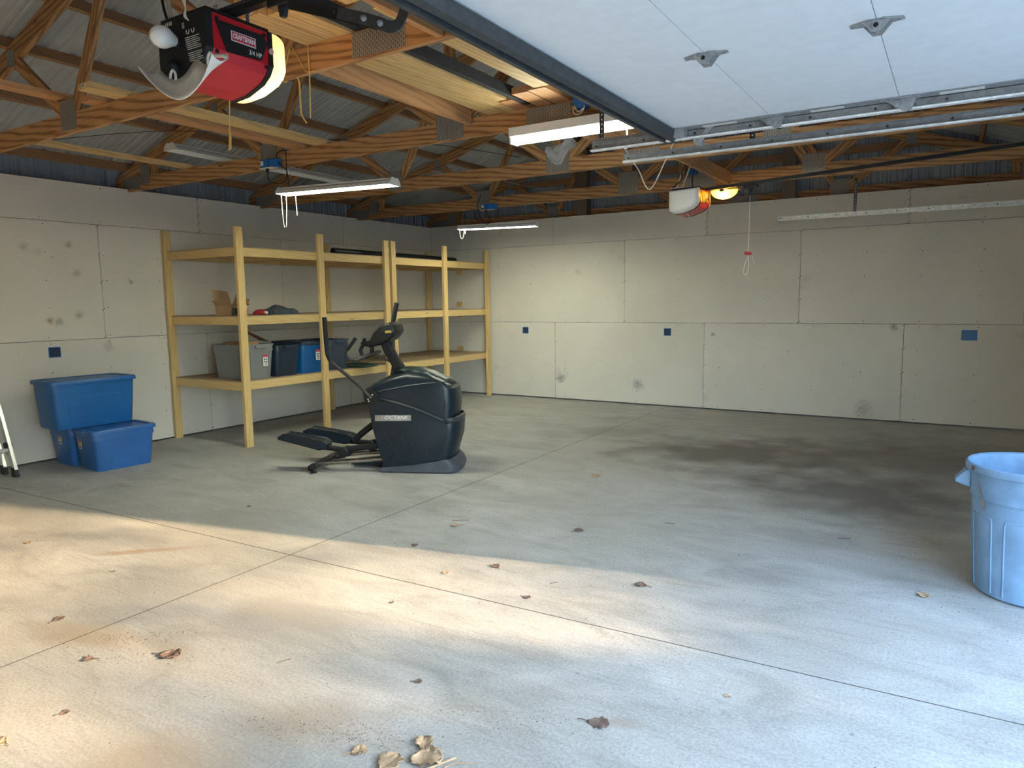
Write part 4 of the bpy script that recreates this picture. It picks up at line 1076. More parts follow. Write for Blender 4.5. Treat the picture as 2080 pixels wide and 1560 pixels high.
# ------------------------------------------------------------------ timber shelving
def shelving(label, y0, ym, y1):
    t = thing('storage_shelf', label, 'shelf', (-7.23, (y0+y1)/2, 0), group='timber storage shelves')
    sm = MT['shelf']
    XF, XK = -6.628, -7.868          # outer faces: aisle side, wall side
    for yy in (y0, ym, y1):
        board('post', (XF-0.001, yy, 0), (XF-0.001, yy, 2.415), 0.089, 0.038, (1, 0, 0), sm, t)
    for yy in (y0-0.04, y1+0.0):
        board('post', (XK, yy, 0), (XK, yy, 2.44), 0.089, 0.038, (1, 0, 0), sm, t)
    for top in (2.205, 1.458, 0.735):
        zc = top-0.012-0.0445
        board('shelf_rail', (XF-0.040, y0-0.044, zc), (XF-0.040, y1+0.044, zc), 0.038, 0.089, (0, 0, 1), sm, t)
        board('shelf_rail', (XK+0.040, y0-0.044, zc), (XK+0.040, y1+0.044, zc), 0.038, 0.089, (0, 0, 1), sm, t)
        n = 4
        for k in range(n):
            yy = y0-0.025+(y1-y0+0.05)*k/(n-1)
            board('cross_rail', (XK+0.06, yy, zc), (XF-0.06, yy, zc), 0.038, 0.089, (0, 0, 1), sm, t)
        for a, b in ((y0-0.044, ym-0.0015), (ym+0.0015, y1+0.044)):
            board('shelf_panel', ((XF+XK)/2, a, top-0.006), ((XF+XK)/2, b, top-0.006), XF-XK-0.042, 0.012, (0, 0, 1), MT['shelf_top'], t)
    return t
shelving('open timber shelf holding the row of storage totes', 5.11, 6.28, 7.465)
shelving('open timber shelf standing empty in the back corner', 7.605, 8.78, 9.94)
for z in (0.775, 1.355, 1.535, 2.07):
    o = M().box(-0.055, 0.055, -0.02, 0.0, -0.04, 0.04).build('wood_block', MT['shelf'], loc=(-7.30, YB-0.0005, z))
    tag(o, 'small wooden cleat screwed to the back wall inside the corner shelf', 'wood block', 'cleats in the corner shelf')
# black pipe along the top shelf
m = M(); m.tube([(-6.86, 6.72, 2.248), (-7.0, 9.55, 2.248)], 0.043, 16)
tag(m.build('black_pipe', MT['black'], smooth=True), 'long black pipe lying on the top shelf', 'pipe')

# ------------------------------------------------------------------ storage totes
def tote(label, loc, rz, L, W, H, mt, lid=True, lid_mt=None, taper=0.86, band=True, sticker=None, group=None, panel=True, name='storage_tote', arch=False):
    """long side along local y, aisle side +x"""
    t = thing(name, label, 'storage tote', loc, rz, group)
    def rg(s, z, grow=0.0, r=0.055): return rrect(W*s+grow, L*s+grow*1.0, r*s, z)
    rings = [rg(taper, 0.0), rg(taper+0.012, 0.015)]
    hb = H*0.80
    sb = taper+(1-taper)*0.78
    rings += [rg(sb, hb)]
    if band: rings += [rg(sb, hb, 0.014)]
    rings += [rg(0.985, H*0.955, 0.0), rg(1.0, H*0.955, 0.012), rg(1.0, H, 0.012), rg(1.0, H, -0.004)]
    rings += [rg(0.93, H*0.8, -0.012), rg(taper, 0.012, -0.012)]
    M().loft(rings).build('body', mt, t, smooth=True)
    if lid:
        lm = lid_mt or mt
        z = H
        lr = [rg(1.0, z-0.022, 0.030), rg(1.0, z+0.008, 0.030), rg(1.0, z+0.016, 0.018), rg(1.0, z+0.016, -0.05), rg(1.0, z+0.004, -0.07), rg(0.80, z+0.004, -0.02), rg(0.78, z+0.012, -0.02)]
        l = M().loft(lr, False, True).build('lid', lm, t, smooth=True)
        for s in (-1, 1):
            M().box(-0.06, 0.06, s*(L/2+0.012)-0.012, s*(L/2+0.012)+0.012, z-0.03, z+0.010).build('handle_lug', lm, t, bevel=0.005)
    else:
        for s in (-1, 1):
            M().box(-0.07, 0.07, s*(L/2+0.004)-0.018, s*(L/2+0.004)+0.018, H-0.045, H-0.005).build('handle_lug', mt, t, bevel=0.006)
            for q in (-1, 1):
                M().tube([(q*W*taper*0.30, s*(L*taper/2-0.001), 0.02), (q*W*sb*0.33, s*(L*sb/2+0.001), hb)], 0.007, 8).build('moulded_rib', mt, t, smooth=True)
    if panel:   # moulded frame standing proud of the aisle side
        def face_x(z): return W/2*(taper+(sb-taper)*z/hb)
        z0, z1, l0, l1 = H*0.10, H*0.66, L*taper*0.33, L*taper*0.37
        m = M()
        for a, b in (((-l0, z0), (-l1, z1)), ((-l1, z1), (l1, z1)), ((l1, z1), (l0, z0))):
            m.tube([(face_x(a[1])+0.0005, a[0], a[1]), (face_x(b[1])+0.0005, b[0], b[1])], 0.0045, 6)
        m.build('moulded_rib', mt, t)
    if arch:
        def face_x(z): return W/2*(taper+(sb-taper)*z/hb)
        m = M(); pts = [(-0.14, 0.01), (-0.135, 0.10), (-0.11, 0.135), (0.11, 0.135), (0.135, 0.10), (0.14, 0.01)]
        m.tube([(face_x(b)+0.0004, a, b) for a, b in pts], 0.004, 6)
        m.build('moulded_rib', mt, t)
        m = M()
        for a in (-0.24, 0.24):
            m.tube([(face_x(0.02)+0.0004, a*0.92, 0.02), (face_x(H*0.7)+0.0004, a, H*0.7)], 0.006, 6)
        m.build('moulded_edge', mt, t)
    if sticker:
        sx, sy, sz, sw, sh, side, kind = sticker
        st_ = M()
        k = 0.5*(taper+(sb-taper)*sz/hb)
        if side == 'x':
            x = W*k+0.0025
            st_.box(x, x+0.0012, sy-sw/2, sy+sw/2, sz-sh/2, sz+sh/2)
            o = st_.build('sticker', MT['paper'], t)
            M().box(x+0.001, x+0.0020, sy-sw/2, sy+sw/2, sz+sh*0.32, sz+sh/2).build('sticker_band', MT['pink'], o)
            m = M()
            for a, b in ((-0.25, 0.1), (0.15, 0.12), (-0.2, -0.15), (0.2, -0.25), (-0.1, -0.35)):
                m.box(x+0.001, x+0.0020, sy+a*sw-0.012, sy+a*sw+0.012, sz+b*sh-0.012, sz+b*sh+0.012)
            m.build('sticker_print', MT['tote_slate'], o)
        else:
            y = -L*k-0.0025
            st_.box(sx-sw/2, sx+sw/2, y-0.0012, y, sz-sh/2, sz+sh/2)
            o = st_.build('sticker', MT['paper'], t)
            M().box(sx-sw*0.38, sx+sw*0.38, y-0.0022, y-0.001, sz-sh*0.12, sz+sh*0.34).build('sticker_band', MT['yellow'], o)
            M().box(sx-sw*0.38, sx+sw*0.38, y-0.0024, y-0.001, sz+sh*0.20, sz+sh*0.36).build('sticker_print', MT['pink'], o)
            m = M()
            for a in (-0.28, -0.1, 0.1, 0.28): m.box(sx+a*sw-0.006, sx+a*sw+0.006, y-0.0022, y-0.001, sz-sh*0.42, sz-sh*0.2)
            m.build('barcode', MT['tote_slate'], o)
    return t
G = 'blue totes by the left wall'
tote('blue lidded tote on the floor in front of another, carrying the big tote', (-7.075, 3.875, 0), R(-4), 0.60, 0.43, 0.385, MT['tote_blue'], sticker=(-0.10, 0, 0.25, 0.062, 0.09, 'y', 0), panel=False, arch=True, group=G)
tote('blue lidded tote on the floor between its twin and the wall', (-7.565, 3.885, 0), R(-2), 0.60, 0.43, 0.385, MT['tote_blue'], sticker=(-0.0, 0, 0.26, 0.062, 0.09, 'y', 0), panel=False, arch=True, group=G)
tote('large deep blue lidded tote stacked on top of two smaller ones', (-7.42, 3.80, 0.4035), R(-3), 0.80, 0.44, 0.455, MT['tote_deep'], taper=0.90, band=False, group=G)
SH = 0.7355
GS = 'totes on the lower shelf'
tote('grey open tote holding a cardboard flap on the lower shelf', (-6.975, 5.36, SH), R(90), 0.60, 0.41, 0.395, MT['tote_grey'], lid=False, panel=False, group=GS)
tote('dark navy open tote between the grey and bright blue totes', (-6.96, 5.775, SH), R(90), 0.56, 0.365, 0.365, MT['tote_navy'], lid=False, panel=False, group=GS)
tote('bright blue tote with navy lid and sticker on the lower shelf', (-6.96, 6.165, SH), R(90), 0.56, 0.365, 0.37, MT['tote_bright'], lid_mt=MT['tote_navy'], panel=False, group=GS)
tote('slate blue open tote at the end of the shelf row', (-6.96, 6.60, SH), R(90), 0.56, 0.36, 0.385, MT['tote_slate'], lid=False, panel=False, group=GS)
# their paper stickers face the aisle (short ends of the turned totes)
def shelf_sticker(parent_label, y, z, x):
    par = [o for o in bpy.data.objects if o.get('label') == parent_label][0]
    L = par.location; a = -par.rotation_euler.z
    def W_(px, py, pz):
        dx, dy = px-L.x, py-L.y
        return (dx*math.cos(a)-dy*math.sin(a), dx*math.sin(a)+dy*math.cos(a), pz-L.z)
    def bx(x0, x1, y0, y1, z0, z1, name, mt, p):
        m = M().box(x0, x1, y0, y1, z0, z1); m.v = [W_(*q) for q in m.v]
        return m.build(name, mt, p)
    o = bx(x, x+0.002, y-0.032, y+0.032, z-0.065, z+0.065, 'sticker', MT['paper'], par)
    bx(x+0.0018, x+0.003, y-0.032, y+0.032, z+0.035, z+0.065, 'sticker_band', MT['pink'], o)
    for k, (dy, dz) in enumerate(((-0.012, 0.01), (0.012, 0.008), (-0.01, -0.018), (0.014, -0.022), (0.004, -0.045))):
        bx(x+0.0018, x+0.0028, y+dy-0.008, y+dy+0.008, z+dz-0.008, z+dz+0.008, 'sticker_print', MT['tote_slate'], o)
shelf_sticker('grey open tote holding a cardboard flap on the lower shelf', 5.43, SH+0.21, -6.685)
shelf_sticker('bright blue tote with navy lid and sticker on the lower shelf', 6.20, SH+0.22, -6.66)

# cardboard in the grey tote
t = thing('cardboard_box', 'opened cardboard box tucked upright in the grey tote', 'cardboard box', (-6.98, 5.36, SH+0.02))
m = M(); m.box(-0.17, 0.15, -0.11, 0.11, 0.0, 0.40); m.build('body', MT['card'], t, bevel=0.003)
m = M(); m.add([(0.08, 0.05, 0.51), (-0.12, 0.11, 0.515), (-0.10, 0.33, 0.392), (0.12, 0.28, 0.392)], [(0, 1, 2, 3)]); m.build('flap', MT['card'], t, solid=0.004)
# open cardboard box on the middle shelf
MS = 1.4585
t = thing('cardboard_box', 'open cardboard box with raised flaps on the middle shelf', 'cardboard box', (-6.93, 5.21, MS), R(8))
m = M(); m.box(-0.12, 0.12, -0.125, 0.125, 0.0, 0.004)
bx_ = m.build('bottom', MT['card'], t)
for (a, b, c, d) in ((-0.12, 0.12, -0.125, -0.121), (-0.12, 0.12, 0.121, 0.125), (-0.12, -0.116, -0.125, 0.125), (0.116, 0.12, -0.125, 0.125)):
    M().box(a, b, c, d, 0.0, 0.115).build('side', MT['card'], t)
for vs in ([(0.12, -0.123, 0.115), (-0.12, -0.123, 0.115), (-0.12, -0.17, 0.165), (0.12, -0.17, 0.165)], [(0.12, -0.123, 0.115), (0.12, 0.123, 0.115), (0.165, 0.12, 0.13), (0.165, -0.12, 0.13)],
           [(-0.12, -0.123, 0.115), (-0.12, 0.123, 0.115), (-0.17, 0.11, 0.27), (-0.17, -0.11, 0.29)], [(0.12, 0.123, 0.115), (-0.12, 0.123, 0.115), (-0.11, 0.17, 0.21), (0.11, 0.17, 0.18)]):
    m = M(); m.add(vs, [(0, 1, 2, 3)]); m.build('flap', MT['card'], t, solid=0.004)
M().box(0.119, 0.1215, -0.03, 0.11, 0.075, 0.113).build('paper_label', MT['paper'], t)
M().box(0.1205, 0.1222, -0.10, -0.04, 0.01, 0.08).build('print_block', MT['print'], t)
m = M()
for k in range(3): m.box(0.1205, 0.1222, 0.0+k*0.028, 0.014+k*0.028, 0.02, 0.06)
m.build('print_block', MT['print'], t)
tag(M().lathe([(0.0, 0.0), (0.017, 0.002), (0.018, 0.055), (0.011, 0.065), (0.011, 0.083), (0.0, 0.084)], 14).build('small_bottle', MT['black'], smooth=True, loc=(-6.745, 5.085, MS)), 'small black bottle standing before the open cardboard box', 'bottle')
# folded cloth things
def heap(name, label, cat, loc, sx, sy, h, mt, seed, rz=0):
    rs = random.Random(seed); nx, ny = 14, 12
    ph = [(rs.uniform(2, 6), rs.uniform(2, 6), rs.uniform(0, 6)) for _ in range(5)]
    rows = []
    for j in range(ny):
        row = []
        for i in range(nx):
            u, w = i/(nx-1)*2-1, j/(ny-1)*2-1
            f = max(0, 1-abs(u)**2.6)*max(0, 1-abs(w)**2.6)
            wr = sum(math.sin(a*u*1.2+b*w*1.2+c) for a, b, c in ph)/5
            row.append((u*sx/2, w*sy/2, max(0.0, h*(f**0.45)*(0.88+0.25*wr))))
        rows.append(row)
    m = M().loft(rows, False, False, False)
    base = M()
    o = m.build(name, mt, smooth=True, loc=loc, rot=(0, 0, rz))
    return tag(o, label, cat)
heap('folded_cloth', 'rumpled slate coloured jacket on the middle shelf', 'cloth', (-6.84, 5.78, MS), 0.34, 0.38, 0.11, MT['grey_cloth'], 4)
heap('folded_tarp', 'scrap of blue tarp lying on the planks over the strip light', 'tarp', (-2.41, 6.24, CT+0.046), 0.24, 0.30, 0.07, MT['box_blue'], 9)
hat = thing('red_cap', 'red and black cap with white mark beside the slate cloth', 'cap', (-6.80, 5.49, MS))
rings = []
for k in range(6):
    a = k/5*math.pi/2*0.95
    rings.append([(0.085*math.cos(a)*math.cos(b), 0.09*math.cos(a)*math.sin(b), 0.003+0.062*math.sin(a)) for b in [2*math.pi*i/20 for i in range(20)]])
M().loft(rings, True, True).build('crown', MT['red_cloth'], hat, smooth=True)
M().prism([(0.05, -0.075), (0.10, -0.07), (0.135, -0.03), (0.135, 0.03), (0.10, 0.07), (0.05, 0.075)], 'z', 0.001, 0.009).build('brim', MT['black_matte'], hat, bevel=0.002)
M().box(0.072, 0.080, -0.005, 0.04, 0.012, 0.04).build('white_mark', MT['paper'], hat)
# green tray on the lower shelf
t = thing('green_lid', 'flat dark green plastic lid lying beside the slate tote', 'lid', (-6.80, 7.00, SH), R(6))
M().loft([rrect(0.46, 0.34, 0.04, 0.0), rrect(0.48, 0.36, 0.04, 0.012), rrect(0.48, 0.36, 0.04, 0.028), rrect(0.44, 0.32, 0.04, 0.028), rrect(0.42, 0.30, 0.04, 0.018)]).build('tray', MT['green'], t, smooth=True)
M().tube([(-0.10, -0.15, 0.03), (-0.06, -0.03, 0.045), (0.02, 0.06, 0.043), (0.10, 0.15, 0.031)], 0.005, 6, smooth_steps=4).build('strap', MT['black'], t)

# ------------------------------------------------------------------ ladder leaning on the left wall
t = thing('folded_ladder', 'folded aluminium ladder with black feet leaning on the left wall', 'ladder', (-7.5, 2.95, 0))
def lean(x0, z): return x0 - 0.36*z
for yy in (2.72, 3.12):
    for x0, zt in ((-7.44, 1.22), (-7.66, 0.58)):
        p0 = Vector((x0, yy, 0.06)); p1 = Vector((lean(x0, zt), yy, zt))
        board('ladder_rail', p0, p1, 0.028, 0.055, (1, 0, 0), MT['alu'], t)
        m = M(); m.prism([(x0-0.045, 0.0), (x0+0.045, 0.0), (x0+0.03, 0.03), (x0+0.012, 0.085), (x0-0.042, 0.085)], 'y', yy-0.02, yy+0.02)
        m.build('foot', MT['black_matte'], t, world=True, bevel=0.004)
    m = M(); m.tube([(-7.545, yy-0.026, 0.29), (-7.545, yy+0.026, 0.29)], 0.032, 14); m.build('hinge_knuckle', MT['black'], t, world=True)
    board('ladder_brace', (-7.70, yy, 0.20), (-7.53, yy, 0.285), 0.016, 0.024, (0, 0, 1), MT['alu'], t)
    board('ladder_brace', (-7.50, yy+0.016, 0.10), (-7.64, yy+0.016, 0.22), 0.006, 0.020, (0, 0, 1), MT['alu'], t)
for z in (0.25, 0.55, 0.85, 1.12):
    board('rung', (lean(-7.44, z), 2.72, z), (lean(-7.44, z), 3.12, z), 0.03, 0.03, (0, 0, 1), MT['alu'], t)

# ------------------------------------------------------------------ trash can
t = thing('trash_can', 'large faded light blue round trash can with scuffed rim', 'trash can', (0.405, 4.545, 0))
n = 56
def prof_ring(r, z, rib=0.0):
    out = []
    for k in range(n):
        out.append((r*math.cos(2*math.pi*k/n), r*math.sin(2*math.pi*k/n), z))
    return out
rings = [prof_ring(0.235, 0.0), prof_ring(0.252, 0.012), prof_ring(0.262, 0.10), prof_ring(0.284, 0.50), prof_ring(0.287, 0.515), prof_ring(0.294, 0.522), prof_ring(0.302, 0.655), prof_ring(0.318, 0.660), prof_ring(0.322, 0.672), prof_ring(0.320, 0.695), prof_ring(0.312, 0.700),
         prof_ring(0.300, 0.694), prof_ring(0.292, 0.55), prof_ring(0.272, 0.45), prof_ring(0.245, 0.02)]
M().loft(rings).build('barrel', MT['can'], t, smooth=True)
def wall_pt(a, z, off=0.0):
    r = 0.262+(z-0.10)*0.055 + off
    return (r*math.cos(a), r*math.sin(a), z)
for k in range(8):      # moulded panels around the side
    a0 = R(-150+45*k)
    pts = [wall_pt(a0-0.27, 0.03, 0), wall_pt(a0-0.27, 0.41, 0), wall_pt(a0-0.25, 0.43, 0), wall_pt(a0, 0.433, 0.001), wall_pt(a0+0.25, 0.43, 0), wall_pt(a0+0.27, 0.41, 0), wall_pt(a0+0.27, 0.03, 0)]
    M().tube(pts, 0.0042, 6).build('moulded_rib', MT['can'], t, smooth=True)
for s, a in ((1, R(180)), (-1, R(0))):
    m = M(); c, d = math.cos(a), math.sin(a)
    def P_(r, w, z): return (r*c-w*d, r*d+w*c, z)
    r0 = [P_(0.295, -0.055, 0.652), P_(0.295, 0.055, 0.652), P_(0.295, 0.055, 0.555), P_(0.295, -0.055, 0.555)]
    r1 = [P_(0.318, -0.052, 0.645), P_(0.318, 0.052, 0.645), P_(0.316, 0.052, 0.56), P_(0.316, -0.052, 0.56)]
    r2 = [P_(0.365, -0.045, 0.592), P_(0.365, 0.045, 0.592), P_(0.365, 0.045, 0.575), P_(0.365, -0.045, 0.575)]
    m.loft([r0, r1, r2]).build('handle', MT['can'], t, bevel=0.006)
def scuff(a0, a1, z0, z1, mt, name):
    m = M(); k = 8
    lo = [((0.3225)*math.cos(a0+(a1-a0)*i/k), (0.3225)*math.sin(a0+(a1-a0)*i/k), z0) for i in range(k+1)]
    hi = [((0.3215)*math.cos(a0+(a1-a0)*i/k), (0.3215)*math.sin(a0+(a1-a0)*i/k), z1+0.004*math.sin(i*2.1)) for i in range(k+1)]
    m.loft([lo, hi], False, False, False).build(name, mt, t)
scuff(R(258), R(274), 0.680, 0.691, MT['can_scuff'], 'rim_scuff')
scuff(R(203), R(209), 0.668, 0.690, MT['can_scuff'], 'rim_scuff')
m = M()
cr = [(R(211), 0.61), (R(212.5), 0.57), (R(215), 0.535), (R(216), 0.505), (R(217), 0.48), (R(217), 0.46)]
m.tube([((0.289+(z-0.46)*0.09+(0.003 if z > 0.52 else 0))*math.cos(a), (0.289+(z-0.46)*0.09+(0.003 if z > 0.52 else 0))*math.sin(a), z) for a, z in cr], [0.001, 0.003, 0.004, 0.0035, 0.004, 0.001], 5)
m.build('crack', MT['can_scuff'], t)

# ------------------------------------------------------------------ elliptical trainer
t = thing('elliptical_trainer', 'dark teal elliptical trainer with silver badge in front of the shelves', 'elliptical trainer', (-4.48, 4.93, 0), R(24))
def shell(S, Mid, v0, v1, mt, name, power=2.6, n=13, smooth=True, bevel=0.0):
    """side outline S at both flanks, Mid on the centre line; local y runs away from the viewer"""
    rings = []
    vm, hv = (v0+v1)/2, (v1-v0)/2
    for k in range(n):
        w = -math.cos(math.pi*k/(n-1))
        f = (1-abs(w)**power)**(1/power) if abs(w) < 1 else 0.0
        rings.append([(s[0]+(c[0]-s[0])*f, vm+hv*w, s[1]+(c[1]-s[1])*f) for s, c in zip(S, Mid)])
    return M().loft(rings).build(name, mt, t, smooth=smooth, bevel=bevel)
lowS = [(-0.03, 0.698), (0.143, 0.660), (0.375, 0.586), (0.52, 0.527), (0.585, 0.492), (0.60, 0.46), (0.595, 0.336), (0.55, 0.135), (0.282, 0.075), (-0.028, 0.045), (-0.004, 0.09), (-0.031, 0.156), (-0.066, 0.295), (-0.10, 0.435), (-0.125, 0.612), (-0.13, 0.66)]
lowM = [(-0.03, 0.698), (0.143, 0.660), (0.375, 0.586), (0.56, 0.527), (0.69, 0.500), (0.712, 0.463), (0.70, 0.336), (0.632, 0.125), (0.282, 0.075), (-0.028, 0.045), (-0.02, 0.09), (-0.05, 0.156), (-0.085, 0.295), (-0.12, 0.435), (-0.145, 0.612), (-0.15, 0.66)]
shell(lowS, lowM, 0.0, 0.50, MT['shroud'], 'lower_shroud')
upS = [(-0.12, 0.655), (-0.155, 0.70), (-0.16, 0.745), (-0.03, 0.80), (0.10, 0.835), (0.25, 0.858), (0.42, 0.862), (0.535, 0.85), (0.575, 0.80), (0.585, 0.65), (0.578, 0.505), (0.50, 0.53), (0.375, 0.582), (0.143, 0.656), (-0.02, 0.69)]
upM = [(-0.14, 0.655), (-0.215, 0.70), (-0.225, 0.762), (-0.105, 0.835), (0.027, 0.90), (0.21, 0.958), (0.40, 0.935), (0.58, 0.845), (0.672, 0.785), (0.685, 0.65), (0.668, 0.505), (0.53, 0.53), (0.375, 0.582), (0.143, 0.656), (-0.02, 0.69)]
shell(upS, upM, 0.012, 0.488, MT['shroud'], 'upper_shroud')
# dusty domed cap along the top
rows = []
for k in range(9):
    w = -1+2*k/8
    f = math.sqrt(1-min(1, w*w)*0.98)
    rows.append([(u, 0.25+w*hw_, z0+(zz-z0)*f) for u, zz, hw_, z0 in ((0.10, 0.945, 0.09, 0.90), (0.20, 0.972, 0.15, 0.90), (0.32, 0.966, 0.175, 0.885), (0.44, 0.928, 0.165, 0.865), (0.56, 0.868, 0.13, 0.835), (0.635, 0.826, 0.08, 0.81))])
M().loft(rows, False, False, False).build('top_cap', MT['shroud_top'], t, smooth=True, solid=0.012)
# seam ridges sweeping from the pivot to the nose
def ridge(pts, name, mt, r, dv=0.0):
    M().tube([(u, dv+v, z) for u, v, z in pts], r, 6, smooth_steps=5).build(name, mt, t, smooth=True)
ridge([(-0.04, 0.012, 0.762), (0.10, 0.012, 0.790), (0.227, 0.012, 0.815), (0.40, 0.013, 0.838), (0.53, 0.02, 0.848), (0.60, 0.09, 0.846), (0.645, 0.20, 0.835)], 'seam_ridge', MT['band'], 0.0045)
bandp = [(-0.02, 0.690), (0.143, 0.653), (0.26, 0.620), (0.375, 0.580), (0.50, 0.528), (0.578, 0.497)]
M().loft([[(u, -0.002, z+0.016) for u, z in bandp] , [(u, -0.006, z) for u, z in bandp], [(u, -0.002, z-0.010) for u, z in bandp]], False, False, False).build('swoosh_band', MT['band'], t, smooth=True, solid=0.006)
nose = []
for k in range(13):
    w = -math.cos(math.pi*k/12); f = (1-abs(w)**2.6)**(1/2.6) if abs(w) < 1 else 0
    nose.append((0.585+0.115*f, 0.25+0.253*w, 0.497+0.012*f))
M().loft([[(p[0], p[1], p[2]+0.02) for p in nose], [(p[0]+0.012, p[1], p[2]) for p in nose], [(p[0]+0.006, p[1], p[2]-0.03) for p in nose]], False, False, False).build('nose_band', MT['band'], t, smooth=True, solid=0.008)
skS = [(-0.04, 0.012), (-0.032, 0.048), (0.282, 0.078), (0.50, 0.118), (0.57, 0.135), (0.60, 0.10), (0.615, 0.05), (0.60, 0.012)]
skM = [(-0.04, 0.012), (-0.032, 0.048), (0.282, 0.078), (0.53, 0.118), (0.65, 0.135), (0.69, 0.10), (0.715, 0.05), (0.70, 0.012)]
shell(skS, skM, -0.014, 0.514, MT['skirt'], 'base_skirt')
for u, v in ((0.05, 0.04), (0.05, 0.46), (0.52, 0.06), (0.52, 0.44)):
    M().tube([(u, v, 0.0), (u, v, 0.02)], 0.022, 10).build('levelling_foot', MT['black_matte'], t)
# moulded panel lines on the near flank
for a, b in (((-0.06, 0.47), (0.11, 0.20)), ((0.11, 0.20), (-0.01, 0.05)), ((0.02, 0.385), (-0.06, 0.39)), ((0.078, 0.28), (-0.03, 0.285)), ((0.11, 0.20), (0.15, 0.13)), ((-0.09, 0.60), (0.0, 0.54))):
    M().tube([(a[0], -0.0005, a[1]), (b[0], -0.0005, b[1])], 0.0035, 6).build('panel_seam', MT['black'], t)
m = M()
for a, b in (((0.187, 0.345), (0.188, 0.285)), ((0.278, 0.29), (0.29, 0.262)), ((0.285, 0.20), (0.275, 0.175)), ((0.30, 0.205), (0.29, 0.165)), ((0.42, 0.205), (0.405, 0.165)), ((0.58, 0.20), (0.585, 0.19))):
    m.tube([(a[0], -0.001, a[1]), (b[0], -0.001, b[1])], 0.0016, 4)
m.build('scratches', MT['skirt'], t)['kind'] = 'stuff'
bd = M().prism([(-0.074, 0.487), (0.271, 0.494), (0.273, 0.548), (-0.072, 0.543)], 'y', -0.006, -0.0005).build('badge', MT['badge'], t, bevel=0.003)
text_mesh('badge_lettering', 'OCTANE', 0.046, MT['white'], bd, (0.125, -0.0068, 0.523), (R(90), 0, 0), shear=0.35, sx=1.15, offset=0.0006)
text_mesh('badge_small_lettering', 'FITNESS', 0.014, MT['white_dim'], bd, (0.13, -0.0068, 0.4985), (R(90), 0, 0), shear=0.2, sx=2.0)
m = M(); m.tube([(-0.038+0.019*math.cos(a), -0.0065, 0.517+0.021*math.sin(a)) for a in [R(-30+20*i) for i in range(15)]], 0.0028, 5)
m.build('badge_mark', MT['card'], bd)
# pivots and swinging arms
for v, s in ((-0.012, -1), (0.512, 1)):
    m = M(); m.tube([(-0.10, v-0.006, 0.712), (-0.10, v+0.02*1, 0.712)], 0.072, 22); m.build('pivot_boss', MT['black'], t, smooth=True)
    m = M()
    for du, dz in ((0.004, 0.006), (-0.022, -0.014), (0.020, 0.026), (-0.016, -0.034)):
        m.tube([(-0.10+du, v+s*0.004, 0.712+dz), (-0.10+du, v+s*0.024, 0.712+dz)], 0.009, 8)
    m.build('pivot_bolts', MT['chrome'], t)
arm = [(-0.10, -0.03, 0.714), (-0.219, -0.04, 0.843), (-0.371, -0.05, 0.971), (-0.445, -0.05, 1.035), (-0.478, -0.05, 1.085), (-0.491, -0.05, 1.146)]
M().tube(arm, 0.0165, 12, smooth_steps=5).build('moving_arm', MT['arm_steel'], t, smooth=True)
M().tube([(-0.462, -0.05, 1.055), (-0.484, -0.05, 1.105), (-0.4915, -0.05, 1.15), (-0.499, -0.05, 1.309), (-0.503, -0.05, 1.456)], 0.0215, 12, smooth_steps=4).build('arm_grip', MT['grip'], t, smooth=True)
M().tube([(-0.10, 0.53, 0.714), (-0.05, 0.54, 0.95), (-0.045, 0.55, 1.15), (-0.045, 0.55, 1.34)], 0.0165, 12, smooth_steps=5).build('moving_arm', MT['arm_steel'], t, smooth=True)
M().tube([(-0.046, 0.55, 1.30), (-0.038, 0.55, 1.40), (0.003, 0.55, 1.577)], 0.0225, 12, smooth_steps=4).build('arm_grip', MT['grip'], t, smooth=True)
# mast and console
M().loft([[(0.15+a*0.055, 0.25+b*0.05, 0.88) for a, b in ((-1, -1), (1, -1), (1, 1), (-1, 1))], [(0.02+a*0.052, 0.25+b*0.045, 1.10) for a, b in ((-1, -1), (1, -1), (1, 1), (-1, 1))], [(-0.03+a*0.05, 0.25+b*0.045, 1.215) for a, b in ((-1, -1), (1, -1), (1, 1), (-1, 1))]]).build('mast', MT['black'], t, bevel=0.015, seg=3)
M().tube([(0.05, 0.25, 0.985), (0.045, 0.25, 0.88)], [0.02, 0.03], 10).build('mast_boot', MT['black_matte'], t, smooth=True)
M().lathe([(0.12, 0.0), (0.10, 0.02), (0.05, 0.028), (0.0, 0.03)], 20, (0.17, 0.25, 0.945)).build('mast_collar', MT['shroud_top'], t, smooth=True)
con = [(-0.238, 1.205), (-0.144, 1.222), (-0.091, 1.31), (-0.02, 1.37), (0.055, 1.399), (0.105, 1.374), (0.123, 1.321), (0.10, 1.275), (0.056, 1.231), (-0.02, 1.19), (-0.139, 1.166), (-0.20, 1.176)]
rings = []
for w in (-1, -0.93, -0.7, 0.7, 0.93, 1):
    s = {1: 0.80, 0.93: 0.93, 0.7: 1.0}[abs(w)]
    rings.append([(-0.04+(u+0.04)*s, 0.25+w*0.17, 1.28+(z-1.28)*s) for u, z in con])
cs = M().loft(rings).build('console', MT['black'], t, smooth=True)
M().prism([(0.028, 1.300), (0.088, 1.304), (0.082, 1.326), (0.025, 1.322)], 'y', 0.0765, 0.0788).build('console_sticker', MT['yellow'], t)
